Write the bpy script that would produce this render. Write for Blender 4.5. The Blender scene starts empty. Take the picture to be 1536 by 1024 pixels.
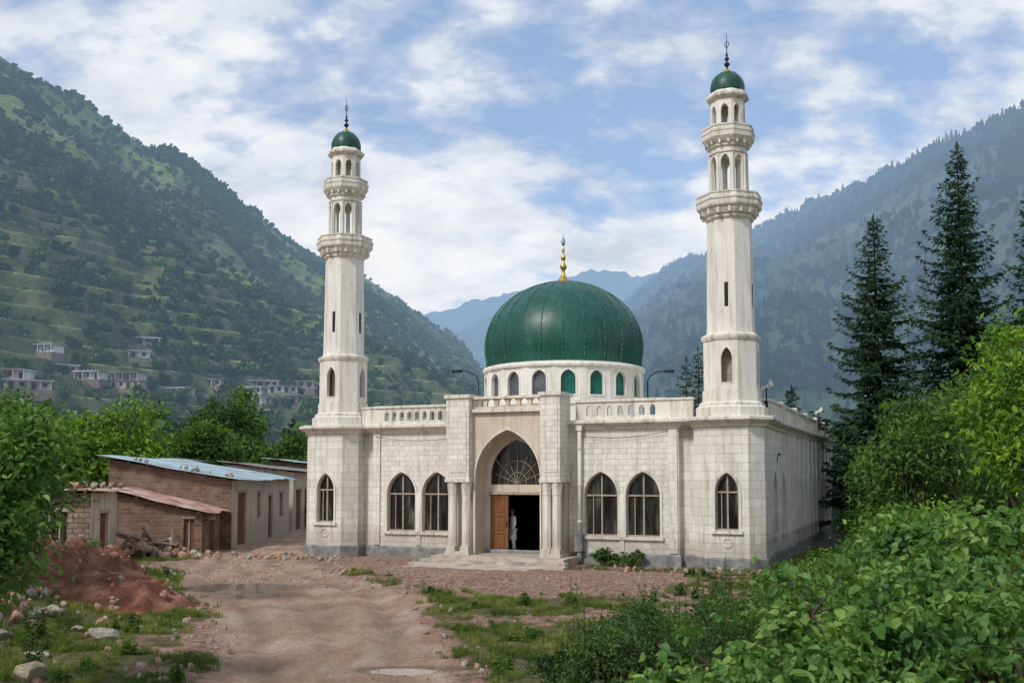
import bpy, math, random
import numpy as np
from mathutils import Vector, Matrix, Euler
from mathutils.geometry import tessellate_polygon
from mathutils.bvhtree import BVHTree
random.seed(7); rng=np.random.default_rng(7)
scene=bpy.context.scene
COL=scene.collection
PITCH=math.radians(4.0); CH=3.35; F=1500.0
S4,C4=math.sin(PITCH),math.cos(PITCH)

# ------------------------------------------------------------------ materials
def newmat(name):
    m=bpy.data.materials.new(name); m.use_nodes=True
    nt=m.node_tree; nt.nodes.clear()
    out=nt.nodes.new('ShaderNodeOutputMaterial')
    return m,nt,out
def N(nt,t,**kw):
    n=nt.nodes.new(t)
    for k,v in kw.items(): setattr(n,k,v)
    return n
def math_n(nt,op,a,b=None,clamp=False):
    n=N(nt,'ShaderNodeMath',operation=op); n.use_clamp=clamp
    for i,x in enumerate((a,b)):
        if x is None: continue
        if isinstance(x,(int,float)): n.inputs[i].default_value=x
        else: nt.links.new(x,n.inputs[i])
    return n.outputs[0]
def ramp(nt,fac,stops,interp='LINEAR'):
    r=N(nt,'ShaderNodeValToRGB'); cr=r.color_ramp; cr.interpolation=interp
    while len(cr.elements)>1: cr.elements.remove(cr.elements[-1])
    cr.elements[0].position=stops[0][0]; c=stops[0][1]; cr.elements[0].color=(*c,1) if len(c)==3 else c
    for p,c in stops[1:]:
        e=cr.elements.new(p); e.color=(*c,1)
    nt.links.new(fac,r.inputs[0]); return r.outputs[0]
def noise(nt,vec,scale,detail=6,rough=.55,dist=0):
    n=N(nt,'ShaderNodeTexNoise'); n.inputs['Scale'].default_value=scale
    n.inputs['Detail'].default_value=detail; n.inputs['Roughness'].default_value=rough
    n.inputs['Distortion'].default_value=dist
    if vec is not None: nt.links.new(vec,n.inputs['Vector'])
    return n.outputs['Fac']
def mixc(nt,fac,a,b,mode='MIX'):
    n=N(nt,'ShaderNodeMix',data_type='RGBA',blend_type=mode)
    for i,x in ((0,fac),(6,a),(7,b)):
        if isinstance(x,(int,float)): n.inputs[i].default_value=x
        elif isinstance(x,tuple): n.inputs[i].default_value=(*x,1)
        else: nt.links.new(x,n.inputs[i])
    return n.outputs[2]
def mapping(nt,vec,scale=(1,1,1)):
    m=N(nt,'ShaderNodeMapping'); m.inputs['Scale'].default_value=scale
    nt.links.new(vec,m.inputs['Vector']); return m.outputs[0]
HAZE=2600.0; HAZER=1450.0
def painted_haze(nt,shader,L=HAZE):  # airlight painted into the material: blue emission mixed in with distance from origin
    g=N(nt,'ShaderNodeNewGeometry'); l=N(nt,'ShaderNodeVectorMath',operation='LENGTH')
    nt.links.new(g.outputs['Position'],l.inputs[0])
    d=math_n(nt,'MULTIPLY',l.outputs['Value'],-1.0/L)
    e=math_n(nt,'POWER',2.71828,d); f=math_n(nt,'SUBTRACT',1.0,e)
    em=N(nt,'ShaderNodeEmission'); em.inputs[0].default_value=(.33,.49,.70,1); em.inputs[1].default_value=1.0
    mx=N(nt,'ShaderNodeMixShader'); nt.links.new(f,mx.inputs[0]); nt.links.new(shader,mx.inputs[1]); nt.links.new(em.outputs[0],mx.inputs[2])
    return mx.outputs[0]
def nmat(name,cols,scale=3,detail=6,rough=.85,bump=0,bscale=20,haze=0,spec=.25,trans=0,metal=0,stretch=None,world=False,obrand=0,lo=.32,hi=.68):
    m,nt,out=newmat(name)
    if world: v=N(nt,'ShaderNodeNewGeometry').outputs['Position']
    else: v=N(nt,'ShaderNodeTexCoord').outputs['Object']
    vv=mapping(nt,v,stretch) if stretch else v
    n=noise(nt,vv,scale,detail)
    k=len(cols); c=ramp(nt,n,[(lo+(hi-lo)*i/max(1,k-1),cols[i]) for i in range(k)])
    if obrand:
        oi=N(nt,'ShaderNodeObjectInfo'); r=ramp(nt,oi.outputs['Random'],[(0,(1-obrand,)*3),(1,(1+obrand,1+obrand*.9,1))])
        c=mixc(nt,1.0,c,r,'MULTIPLY')
    p=N(nt,'ShaderNodeBsdfPrincipled'); nt.links.new(c,p.inputs['Base Color'])
    p.inputs['Roughness'].default_value=rough; p.inputs['Specular IOR Level'].default_value=spec; p.inputs['Metallic'].default_value=metal
    if bump:
        b=N(nt,'ShaderNodeBump'); b.inputs['Strength'].default_value=bump; b.inputs['Distance'].default_value=.05
        nt.links.new(noise(nt,v,bscale,5),b.inputs['Height']); nt.links.new(b.outputs[0],p.inputs['Normal'])
    sh=p.outputs[0]
    if trans:
        t=N(nt,'ShaderNodeBsdfTranslucent'); 
        tc=mixc(nt,1.0,c,(1.6,1.6,.6),'MULTIPLY'); nt.links.new(tc,t.inputs[0])
        mx=N(nt,'ShaderNodeMixShader'); mx.inputs[0].default_value=trans
        nt.links.new(sh,mx.inputs[1]); nt.links.new(t.outputs[0],mx.inputs[2]); sh=mx.outputs[0]
    if haze: sh=painted_haze(nt,sh,haze)
    nt.links.new(sh,out.inputs[0]); return m

def wall_mat(name,tile=True,base=(.70,.67,.60),dark=(.46,.43,.37),bw=.34,bh=.21,stain=1.0,mort=(.66,.63,.57)):
    m,nt,out=newmat(name)
    oc=N(nt,'ShaderNodeTexCoord').outputs['Object']
    sep=N(nt,'ShaderNodeSeparateXYZ'); nt.links.new(oc,sep.inputs[0])
    s=math_n(nt,'ADD',sep.outputs[0],math_n(nt,'MULTIPLY',sep.outputs[1],1.7))
    cb=N(nt,'ShaderNodeCombineXYZ'); nt.links.new(s,cb.inputs[0]); nt.links.new(sep.outputs[2],cb.inputs[1])
    n1=noise(nt,oc,.9,7,.6); n2=noise(nt,mapping(nt,oc,(3.5,3.5,.35)),1.4,6,.6); n3=noise(nt,oc,14,5,.7)
    c=ramp(nt,n1,[(.3,tuple(x*.84 for x in base)),(.62,base)])
    st=ramp(nt,n2,[(.48,(0,0,0)),(.74,(.85*stain,)*3)])
    c=mixc(nt,st,c,dark)
    sp=ramp(nt,n3,[(.54,(0,0,0)),(.72,(.36*stain,)*3)])
    c=mixc(nt,sp,c,tuple(x*.65 for x in dark))
    gz=math_n(nt,'ADD',sep.outputs[2],math_n(nt,'MULTIPLY',n2,-1.6))
    lowm=ramp(nt,gz,[(0.0,(.5,)*3),(.6,(0,0,0))])
    c=mixc(nt,lowm,c,(.36,.31,.25))
    p=N(nt,'ShaderNodeBsdfPrincipled'); p.inputs['Roughness'].default_value=.78; p.inputs['Specular IOR Level'].default_value=.25
    h=math_n(nt,'MULTIPLY',n3,.5)
    if tile:
        b=N(nt,'ShaderNodeTexBrick'); nt.links.new(cb.outputs[0],b.inputs['Vector'])
        b.inputs['Scale'].default_value=1; b.inputs['Brick Width'].default_value=bw; b.inputs['Row Height'].default_value=bh
        b.inputs['Mortar Size'].default_value=.010; b.inputs['Mortar Smooth'].default_value=.3
        b.inputs['Color1'].default_value=(1,1,1,1); b.inputs['Color2'].default_value=(.86,.855,.84,1); b.inputs['Mortar'].default_value=(*mort,1)
        c=mixc(nt,1.0,c,b.outputs['Color'],'MULTIPLY')
        h=math_n(nt,'SUBTRACT',h,b.outputs['Fac'])
    bm=N(nt,'ShaderNodeBump'); bm.inputs['Strength'].default_value=.5; bm.inputs['Distance'].default_value=.014
    nt.links.new(h,bm.inputs['Height']); nt.links.new(bm.outputs[0],p.inputs['Normal'])
    nt.links.new(c,p.inputs['Base Color']); nt.links.new(p.outputs[0],out.inputs[0]); return m

def brick_mat(name,c1,c2,mort,bw=.3,bh=.13,ms=.014):
    m,nt,out=newmat(name)
    oc=N(nt,'ShaderNodeTexCoord').outputs['Object']
    sep=N(nt,'ShaderNodeSeparateXYZ'); nt.links.new(oc,sep.inputs[0])
    s=math_n(nt,'ADD',sep.outputs[0],sep.outputs[1])
    cb=N(nt,'ShaderNodeCombineXYZ'); nt.links.new(s,cb.inputs[0]); nt.links.new(sep.outputs[2],cb.inputs[1])
    nz=N(nt,'ShaderNodeTexNoise'); nz.inputs['Scale'].default_value=4; nt.links.new(oc,nz.inputs['Vector'])
    vm=N(nt,'ShaderNodeVectorMath',operation='MULTIPLY_ADD'); vm.inputs[1].default_value=(.08,.07,.0); 
    nt.links.new(nz.outputs['Color'],vm.inputs[0]); nt.links.new(cb.outputs[0],vm.inputs[2])
    b=N(nt,'ShaderNodeTexBrick'); nt.links.new(vm.outputs[0],b.inputs['Vector'])
    b.inputs['Scale'].default_value=1; b.inputs['Brick Width'].default_value=bw; b.inputs['Row Height'].default_value=bh
    b.inputs['Mortar Size'].default_value=ms; b.inputs['Bias'].default_value=0; b.inputs['Mortar Smooth'].default_value=.4
    b.inputs['Color1'].default_value=(*c1,1); b.inputs['Color2'].default_value=(*c2,1); b.inputs['Mortar'].default_value=(*mort,1)
    n=noise(nt,oc,1.1,8,.7); r=ramp(nt,n,[(.3,(.5,.5,.5)),(.7,(1.3,1.25,1.15))])
    c=mixc(nt,1.0,b.outputs['Color'],r,'MULTIPLY')
    c=mixc(nt,ramp(nt,noise(nt,oc,.8,7,.65),[(.50,(0,0,0)),(.62,(.75,.75,.75))]),c,(.27,.20,.16))
    p=N(nt,'ShaderNodeBsdfPrincipled'); p.inputs['Roughness'].default_value=.95; p.inputs['Specular IOR Level'].default_value=.1
    nt.links.new(c,p.inputs['Base Color'])
    bm=N(nt,'ShaderNodeBump'); bm.inputs['Strength'].default_value=.9; bm.inputs['Distance'].default_value=.04
    h=math_n(nt,'SUBTRACT',math_n(nt,'MULTIPLY',noise(nt,oc,18,5),.7),b.outputs['Fac'])
    nt.links.new(h,bm.inputs['Height']); nt.links.new(bm.outputs[0],p.inputs['Normal'])
    nt.links.new(p.outputs[0],out.inputs[0]); return m

M_tile=wall_mat('white_tile_wall',base=(.80,.765,.695),dark=(.50,.46,.39))
M_block=wall_mat('white_block_wall',bw=.62,bh=.32,base=(.80,.765,.69),dark=(.50,.46,.39))
M_plain=wall_mat('whitewashed_plaster',tile=False,base=(.80,.765,.69))
M_trim=wall_mat('weathered_trim',tile=False,base=(.73,.69,.60),dark=(.29,.255,.20),stain=1.1)
M_min=wall_mat('minaret_plaster',tile=False,base=(.79,.755,.68),dark=(.46,.41,.33),stain=1.0)
M_beige=wall_mat('beige_stone',tile=False,base=(.62,.53,.42),dark=(.35,.29,.22))
M_plinth=nmat('grey_plinth',[(.13,.13,.127),(.21,.21,.20),(.29,.28,.265)],3,rough=.9,bump=.4)
M_conc=nmat('concrete',[(.27,.23,.195),(.44,.375,.31),(.52,.45,.38)],2.5,7,rough=.9,bump=.4)
M_glass,_nt,_o=newmat('dark_glass'); _p=N(_nt,'ShaderNodeBsdfPrincipled'); _p.inputs['Roughness'].default_value=.12
_v=N(_nt,'ShaderNodeTexCoord').outputs['Object']; _nt.links.new(ramp(_nt,noise(_nt,mapping(_nt,_v,(3,3,.6)),1.1,4),[(.4,(.008,.009,.009)),(.55,(.035,.033,.028)),(.7,(.13,.12,.10))]),_p.inputs['Base Color'])
_p.inputs['Specular IOR Level'].default_value=.35; _nt.links.new(_p.outputs[0],_o.inputs[0])
M_ggl=nmat('green_glass',[(.0,.07,.055),(.005,.16,.12)],2,rough=.3,spec=.4)
M_bgl=nmat('grey_glass',[(.05,.055,.06),(.12,.13,.14)],2,rough=.3,spec=.4)
M_frame=nmat('window_frame',[(.26,.21,.16),(.42,.36,.29)],6,rough=.6)
M_wood=nmat('door_wood',[(.13,.05,.02),(.23,.10,.042)],3,rough=.5,stretch=(6,6,.6),bump=.1)
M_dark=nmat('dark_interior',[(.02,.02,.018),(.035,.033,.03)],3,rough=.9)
M_iron=nmat('dark_metal',[(.015,.02,.03),(.04,.045,.05)],8,rough=.45,metal=.5)
M_gold=nmat('gold_finial',[(.45,.28,.06),(.62,.40,.10)],8,rough=.35,metal=.85)
M_green,_nt,_o=newmat('green_dome_paint'); _p=N(_nt,'ShaderNodeBsdfPrincipled'); _p.inputs['Roughness'].default_value=.40
_v=N(_nt,'ShaderNodeTexCoord').outputs['Object']
_c=ramp(_nt,noise(_nt,_v,.8,8,.62),[(.3,(.003,.045,.033)),(.55,(.006,.074,.052)),(.75,(.016,.115,.083))])
_c=mixc(_nt,ramp(_nt,noise(_nt,mapping(_nt,_v,(3,3,.35)),2.2,7,.65),[(.48,(0,0,0)),(.75,(.7,.7,.7))]),_c,(.045,.12,.092)); _nt.links.new(_c,_p.inputs['Base Color'])
_b=N(_nt,'ShaderNodeBump'); _b.inputs['Strength'].default_value=.35; _b.inputs['Distance'].default_value=.05; _nt.links.new(noise(_nt,_v,2.5,5),_b.inputs['Height']); _nt.links.new(_b.outputs[0],_p.inputs['Normal'])
_p.inputs['Specular IOR Level'].default_value=.4; _nt.links.new(_p.outputs[0],_o.inputs[0])
M_brick=brick_mat('weathered_brick',(.18,.10,.075),(.28,.165,.12),(.28,.22,.18),.34,.17,.022)
M_stone=brick_mat('rubble_masonry',(.22,.165,.125),(.34,.27,.21),(.15,.12,.095),.42,.2,.026)
M_plas=wall_mat('old_plaster',tile=False,base=(.58,.51,.43),dark=(.27,.21,.15),stain=1.15)
M_blue=nmat('blue_tin_roof',[(.24,.17,.13),(.34,.40,.42),(.38,.53,.58),(.46,.60,.64)],.7,9,rough=.45,spec=.4,metal=.15)
M_rust=nmat('rusty_tin_roof',[(.22,.10,.07),(.40,.24,.19),(.56,.44,.39)],1.0,9,rough=.7)
M_greyroof=nmat('grey_roof',[(.15,.135,.12),(.30,.27,.24)],1.5,8,rough=.8)
M_bark=nmat('bark',[(.04,.03,.022),(.10,.08,.06)],6,detail=3,rough=.95,stretch=(3,3,.6))
M_door=nmat('old_door',[(.12,.05,.035),(.20,.09,.06)],4,rough=.8,stretch=(8,8,.6))
M_white=nmat('white_cloth',[(.62,.62,.62),(.75,.75,.74)],5,rough=.9)
M_skin=nmat('skin',[(.26,.14,.09),(.34,.19,.12)],8,rough=.6)
M_hair=nmat('hair',[(.01,.008,.006),(.02,.016,.012)],8,rough=.6)
M_rock=nmat('rock',[(.18,.15,.125),(.34,.30,.26),(.46,.42,.38)],2.2,6,rough=.95,bump=.7,bscale=9,obrand=.2)
M_redrock=nmat('red_rubble',[(.21,.12,.09),(.35,.205,.155),(.46,.33,.27)],2.5,6,rough=.95,bump=.7,bscale=9,obrand=.25)
M_dirt=nmat('red_earth',[(.075,.035,.024),(.17,.072,.048),(.29,.15,.10)],1.9,10,rough=1,bump=1,bscale=7,spec=.03)

def leafmat(name,cols,scale=1.6,trans=.3,rough=.55,haze=0,obrand=0,spec=.3,world=False):
    return nmat(name,cols,scale,2,rough=rough,trans=trans,haze=haze,obrand=obrand,spec=spec,world=world,lo=.34,hi=.66)
L_bright=leafmat('leaves_bright',[(.05,.13,.016),(.13,.25,.025),(.26,.38,.04)],1.5)
L_vine=leafmat('leaves_vine',[(.045,.115,.03),(.10,.21,.045),(.23,.34,.085)],2.4)
L_mid=leafmat('leaves_mid',[(.038,.088,.018),(.075,.15,.028),(.14,.23,.042)],1.2)
L_dark=leafmat('leaves_dark',[(.026,.058,.016),(.050,.105,.026),(.09,.16,.04)],1.2)
L_conif=leafmat('needles',[(.018,.040,.025),(.034,.068,.038),(.062,.105,.052)],1.0,trans=.12,rough=.8,spec=.05)
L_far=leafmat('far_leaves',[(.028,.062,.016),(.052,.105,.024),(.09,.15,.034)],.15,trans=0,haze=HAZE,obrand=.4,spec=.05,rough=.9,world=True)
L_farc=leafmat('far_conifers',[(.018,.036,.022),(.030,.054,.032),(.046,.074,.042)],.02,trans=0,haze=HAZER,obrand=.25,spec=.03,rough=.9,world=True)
L_grass=leafmat('grass_blades',[(.07,.115,.022),(.12,.175,.035),(.22,.235,.08)],.8,world=True,obrand=.3)

# ------------------------------------------------------------------ mesh builder
class MB:
    def __init__(s): s.v=[]; s.f=[]; s.m=[]; s.sm=[]
    def add(s,vs,fs,mi=0,smooth=False):
        o=len(s.v); s.v+= [tuple(x) for x in vs]
        for f in fs: s.f.append(tuple(i+o for i in f)); s.m.append(mi); s.sm.append(smooth)
    def box(s,x0,x1,y0,y1,z0,z1,mi=0):
        v=[(x,y,z) for z in (z0,z1) for y in (y0,y1) for x in (x0,x1)]
        s.add(v,[(0,2,3,1),(4,5,7,6),(0,1,5,4),(2,6,7,3),(0,4,6,2),(1,3,7,5)],mi)
    def obox(s,O,T,Nn,s0,s1,z0,z1,d0,d1,mi=0):
        v=[(O[0]+a*T[0]+d*Nn[0],O[1]+a*T[1]+d*Nn[1],z) for z in (z0,z1) for d in (d0,d1) for a in (s0,s1)]
        s.add(v,[(0,2,3,1),(4,5,7,6),(0,1,5,4),(2,6,7,3),(0,4,6,2),(1,3,7,5)],mi)
    def lathe(s,cx,cy,prof,n,mi=0,smooth=False,rot=0,cap=True):
        vs=[];fs=[]
        for r,z in prof:
            for i in range(n):
                a=rot+2*math.pi*i/n; vs.append((cx+r*math.cos(a),cy+r*math.sin(a),z))
        for j in range(len(prof)-1):
            for i in range(n):
                k=(i+1)%n; fs.append((j*n+i,j*n+k,(j+1)*n+k,(j+1)*n+i))
        s.add(vs,fs,mi,smooth)
        if cap:
            s.add([vs[i] for i in range(n)],[tuple(range(n))[::-1]],mi); s.add(vs[-n:],[tuple(range(n))],mi)
    def tube(s,p0,p1,r0,r1,n=6,mi=0,smooth=True):
        p0=Vector(p0);p1=Vector(p1); d=(p1-p0); 
        if d.length<1e-6: return
        q=d.to_track_quat('Z','Y'); vs=[]
        for p,r in ((p0,r0),(p1,r1)):
            for i in range(n):
                a=2*math.pi*i/n; vs.append(p+q@Vector((r*math.cos(a),r*math.sin(a),0)))
        s.add(vs,[(i,(i+1)%n,n+(i+1)%n,n+i) for i in range(n)]+[tuple(range(n))[::-1],tuple(range(n,2*n))],mi,smooth)
    def panel(s,O,T,Nn,outer,holes,d0=0,thick=0,back=False,rim=False,mi=0,mir=None):
        """outer/holes: lists of (s,z). d measured along Nn (inwards)"""
        if mir is None: mir=mi
        P=lambda a,z,d:(O[0]+a*T[0]+d*Nn[0],O[1]+a*T[1]+d*Nn[1],z)
        loops=[outer]+holes; flat=[p for l in loops for p in l]
        tris=tessellate_polygon([[Vector((a,z,0)) for a,z in l] for l in loops])
        s.add([P(a,z,d0) for a,z in flat],[tuple(t) for t in tris],mi)
        if back: s.add([P(a,z,d0+thick) for a,z in flat],[tuple(t)[::-1] for t in tris],mi)
        if thick:
            for l in (holes+([outer] if rim else [])):
                n=len(l); s.add([P(a,z,d0) for a,z in l]+[P(a,z,d0+thick) for a,z in l],[(i,(i+1)%n,n+(i+1)%n,n+i) for i in range(n)],mir)
    def obj(s,name,mats,parent=None,loc=None,rotz=0):
        me=bpy.data.meshes.new(name); me.from_pydata(s.v,[],s.f)
        for m in (mats if isinstance(mats,(list,tuple)) else [mats]): me.materials.append(m)
        me.polygons.foreach_set('material_index',s.m); me.polygons.foreach_set('use_smooth',s.sm); me.update()
        o=bpy.data.objects.new(name,me); COL.objects.link(o)
        if parent: o.parent=parent
        if loc: o.location=loc
        o.rotation_euler=(0,0,rotz); return o
def empty(name,loc=(0,0,0),rotz=0,parent=None):
    o=bpy.data.objects.new(name,None); COL.objects.link(o); o.location=loc; o.rotation_euler=(0,0,rotz); o.empty_display_size=.3
    if parent: o.parent=parent
    return o
def arch(xc,hw,zb,zs,rise,n=8):
    """pointed arch outline"""
    pts=[(xc-hw,zb),(xc-hw,zs)]
    if rise<hw: rise=hw*1.001
    c=(rise*rise-hw*hw)/(2*hw); R=hw+c; am=math.atan2(rise,c)
    for i in range(1,n+1):
        a=am*i/n; pts.append((xc+c-R*math.cos(a),zs+R*math.sin(a)))
    pts+= [(2*xc-x,z) for x,z in pts[-2::-1]]
    return pts
def offset_loft(mb,path,prof,mi=0):
    n=len(path); nr=[]
    for i in range(n-1):
        dx=path[i+1][0]-path[i][0];dy=path[i+1][1]-path[i][1];l=math.hypot(dx,dy); nr.append((dy/l,-dx/l))
    mit=[]
    for i in range(n):
        a=nr[max(0,i-1)];b=nr[min(n-2,i)]; sx=a[0]+b[0];sy=a[1]+b[1]; q=sx*a[0]+sy*a[1]; mit.append((sx/q,sy/q))
    vs=[];fs=[]
    for o,z in prof:
        for i in range(n): vs.append((path[i][0]+mit[i][0]*o,path[i][1]+mit[i][1]*o,z))
    for j in range(len(prof)-1):
        for i in range(n-1): fs.append((j*n+i,j*n+i+1,(j+1)*n+i+1,(j+1)*n+i))
    mb.add(vs,fs,mi)

# ------------------------------------------------------------------ MOSQUE
AX=math.radians(23); HW=8.445
mosque=empty('mosque',(.391,40.3,0),-AX)
cfs=math.cos(AX); sfs=math.sin(AX)
def m2w(u,v): return (.391+u*cfs+v*sfs, 40.3-u*sfs+v*cfs)
path=[(-9.6,26),(-9.6,.9),(-9.725,.9),(-9.725,-.78),(-9.225,-1.28),(-7.665,-1.28),(-7.165,-.78),(-7.165,-.25),(-6.55,-.25),(-6.55,-.6),
      (6.55,-.6),(6.55,-.25),(7.165,-.25),(7.165,-.78),(7.665,-1.28),(9.225,-1.28),(9.725,-.78),(9.725,.9),(9.6,.9),(9.6,26)]
ZC=5.22
walls=MB(); glass=MB(); frames=MB(); hoods=MB()
def window(O,T,Nn,xc,hw,zb,zs,rise,rec=.2,mull=True,mi_g=0,hood=True):
    a=arch(xc,hw,zb,zs,rise)
    glass.panel(O,T,Nn,a,[],d0=rec,mi=mi_g)
    inner=arch(xc,hw-.055,zb+.06,zs,rise-.06)
    frames.panel(O,T,Nn,a,[inner],d0=rec-.07,thick=.06)
    if mull:
        frames.obox(O,T,Nn,xc-.03,xc+.03,zb+.05,zs+rise-.10,rec-.06,rec-.01)
        frames.obox(O,T,Nn,xc-hw+.04,xc+hw-.04,zs-.03,zs+.03,rec-.065,rec-.012)
        frames.obox(O,T,Nn,xc-hw*.55,xc-hw*.55+.03,zb+.05,zs,rec-.05,rec-.012)
    if hood:
        oo=arch(xc,hw+.09,zb,zs,rise+.11)
        hoods.panel(O,T,Nn,oo,[arch(xc,hw+.004,zb+.002,zs,rise+.004)],d0=-.035,thick=.034,rim=True)
        hoods.obox(O,T,Nn,xc-hw-.14,xc+hw+.14,zb-.12,zb-.003,-.09,.1)
for i in range(len(path)-1):
    (x0,y0),(x1,y1)=path[i],path[i+1]; L=math.hypot(x1-x0,y1-y0); T=((x1-x0)/L,(y1-y0)/L); Nn=(-T[1],T[0]); O=(x0,y0)
    outer=[(0,0),(L,0),(L,ZC),(0,ZC)]; holes=[]; mi=1
    wins=[]
    if i==9:
        mi=0
        for c in (-5.17,-3.52,3.52,5.17): wins.append((c+6.55,.66,1.08,2.62,.9))
        holes.append([(6.55-1.45,.02),(6.55-1.45,5.15),(6.55+1.45,5.15),(6.55+1.45,.02)])
    if i in (4,14): wins.append((L/2,.42,1.42,2.78,.7))
    if i in (0,18):
        ss=[1.4,3.7] + [7.2+1.75*k for k in range(9)]
        if i==0: ss=[L-x for x in ss]
        for c in ss: wins.append((c,.45 if (c<5) else .6,1.1,2.7,.8))
    for w in wins: 
        holes.append(arch(w[0],w[1],w[2],w[3],w[4])); window(O,T,Nn,*w)
    walls.panel(O,T,Nn,outer,holes,thick=.22,mi=mi,mir=2)
walls.add([(-9.6,26,0),(9.6,26,0),(9.6,26,ZC),(-9.6,26,ZC)],[(0,1,2,3)],1)
rp=[(x,y,5.5) for x,y in path]; tr=tessellate_polygon([[Vector((x,y,0)) for x,y,_ in rp]]); walls.add(rp,[tuple(t) for t in tr],2)
for u in (-6.5,6.18): walls.box(u,u+.32,-.66,-.603,.5,ZC-.01,1)
walls.box(-4.445,-4.245,-.64,-.603,.52,2.6,2); walls.box(4.245,4.445,-.64,-.603,.52,2.6,2)
for k in range(11): 
    v=6.1+1.75*k; walls.box(9.603,9.68,v-.12,v+.12,.5,ZC-.01,2)
walls.obj('walls',[M_tile,M_block,M_plain],mosque)
glass_o=glass.obj('window_glass',[M_glass],mosque); frames.obj('window_frames',[M_frame],mosque); hoods.obj('window_surrounds',[M_trim],mosque)
mb=MB(); offset_loft(mb,path,[(.07,-.4),(.07,.40),(.03,.46),(-.02,.46)]); mb.obj('plinth',M_plinth,mosque)
mb=MB(); offset_loft(mb,path,[(-.02,ZC-.10),(.07,ZC-.08),(.09,ZC),(.30,ZC+.12),(.34,ZC+.15),(.34,ZC+.25),(.28,ZC+.28),(-.35,ZC+.285)]); mb.obj('cornice',M_trim,mosque)
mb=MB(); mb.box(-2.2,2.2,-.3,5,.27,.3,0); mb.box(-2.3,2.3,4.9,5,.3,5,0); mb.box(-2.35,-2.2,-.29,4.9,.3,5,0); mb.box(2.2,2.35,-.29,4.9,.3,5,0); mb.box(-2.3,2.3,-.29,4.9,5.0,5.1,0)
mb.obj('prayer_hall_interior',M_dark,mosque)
# ---- parapet
par=MB()
def balustrade(p0,p1,z0=5.5,zt=6.3,inset=.05,hw=.10,pitch=.36,wall=.16,blind=False):
    dx=p1[0]-p0[0];dy=p1[1]-p0[1];L=math.hypot(dx,dy);T=(dx/L,dy/L);Nn=(-T[1],T[0])
    n=int((L-.5)/pitch); st=(L-(n-1)*pitch)/2
    holes=[arch(st+k*pitch,hw,z0+.17,z0+.42,hw*1.3,4) for k in range(n)]
    par.panel(p0,T,Nn,[(0,z0),(L,z0),(L,zt-.1),(0,zt-.1)],holes,d0=inset,thick=wall,back=True)
    par.obox(p0,T,Nn,0,L,zt-.1,zt,inset-.06,inset+wall+.06)
    par.obox(p0,T,Nn,0,L,z0+.003,z0+.1,inset-.05,inset-.003)
def solid(p0,p1,z0,zt,inset=.04,wall=.2):
    dx=p1[0]-p0[0];dy=p1[1]-p0[1];L=math.hypot(dx,dy);T=(dx/L,dy/L);Nn=(-T[1],T[0])
    par.obox(p0,T,Nn,0,L,z0,zt-.08,inset,inset+wall); par.obox(p0,T,Nn,-.03,L+.03,zt-.08,zt,inset-.05,inset+wall+.05)
balustrade((-6.5,-.6),(-2.5,-.6)); 
balustrade((2.5,-.6),(6.1,-.6),hw=.11,pitch=.42)
solid((6.1,-.6),(7.1,-.62),5.5,6.28)
solid((-7.1,-.62),(-6.5,-.6),5.5,6.28)
for k in range(6):
    a=1.3+k*4.1; balustrade((9.6,a),(9.6,a+3.7)); par.box(9.36,9.62,a+3.7,a+4.1,5.5,6.42); 
    balustrade((-9.6,a+3.7),(-9.6,a)); par.box(-9.62,-9.36,a+3.7,a+4.1,5.5,6.42)
par.box(-9.6,9.6,25.8,25.97,5.5,6.3)
par.obj('parapet',M_trim,mosque)
# ---- portal
por=MB()
for a,b in ((-2.5,-1.5),(1.5,2.3)):
    por.box(a,b,-1.8,-.603,3.25,6.42,1)
    por.box(a-.06,b+.06,-1.87,-.5,6.42,6.56,0)
    por.box(a-.04,b+.04,-1.84,-.61,3.12,3.25,0)
    por.box(a+.06,b-.06,-1.1,-.603,.3,3.12,2)
    por.box(a-.02,b+.02,-1.85,-.61,.0,.42,0)
    por.box(a+.10,b-.10,-1.825,-1.803,3.5,5.9,1)
    for uc in (a+.2,b-.2):
        por.box(uc-.18,uc+.18,-1.80,-1.38,.42,.62,0)
        por.lathe(uc,-1.59,[(.19,.62),(.175,.75),(.17,2.6),(.185,2.65),(.185,2.72),(.2,2.9),(.22,3.0),(.22,3.12)],8,0,rot=math.pi/8)
O=(-1.5,-1.45);T=(1,0);Nn=(0,1)
por.panel(O,T,Nn,[(0,.3),(3.0,.3),(3.0,5.85),(0,5.85)],[arch(1.5,1.36,.302,3.3,1.85,12)],thick=.95,mi=2,mir=3)
por.panel(O,T,Nn,arch(1.5,1.42,.36,3.3,1.93,12),[arch(1.5,1.365,.365,3.3,1.856,12)],d0=-.05,thick=.049,rim=True,mi=0)
por.box(-1.497,1.497,-1.62,-.7,5.85,5.98,0)
hl=[arch(.32+.47*k,.15,6.08,6.22,.16,4) for k in range(6)]
por.panel((-1.497,-1.5),T,Nn,[(0,5.98),(2.994,5.98),(2.994,6.38),(0,6.38)],hl,thick=.14,back=True,mi=2)
por.box(-1.497,1.497,-1.58,-1.3,6.38,6.47,0)
por.obj('portal',[M_trim,M_tile,M_beige,M_beige],mosque)
dr=MB(); O=(-1.36,-.5)
dr.panel(O,T,Nn,arch(1.36,1.358,.3,3.3,1.85,12),[[(.2,.302),(.2,2.62),(2.52,2.62),(2.52,.302)],arch(1.36,1.14,3.02,3.3,1.5,12)],thick=.12,back=True,mi=0)
lun=arch(1.36,1.14,3.02,3.3,1.5,12)
dr.panel(O,T,Nn,lun,[],d0=.08,mi=1)
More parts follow.
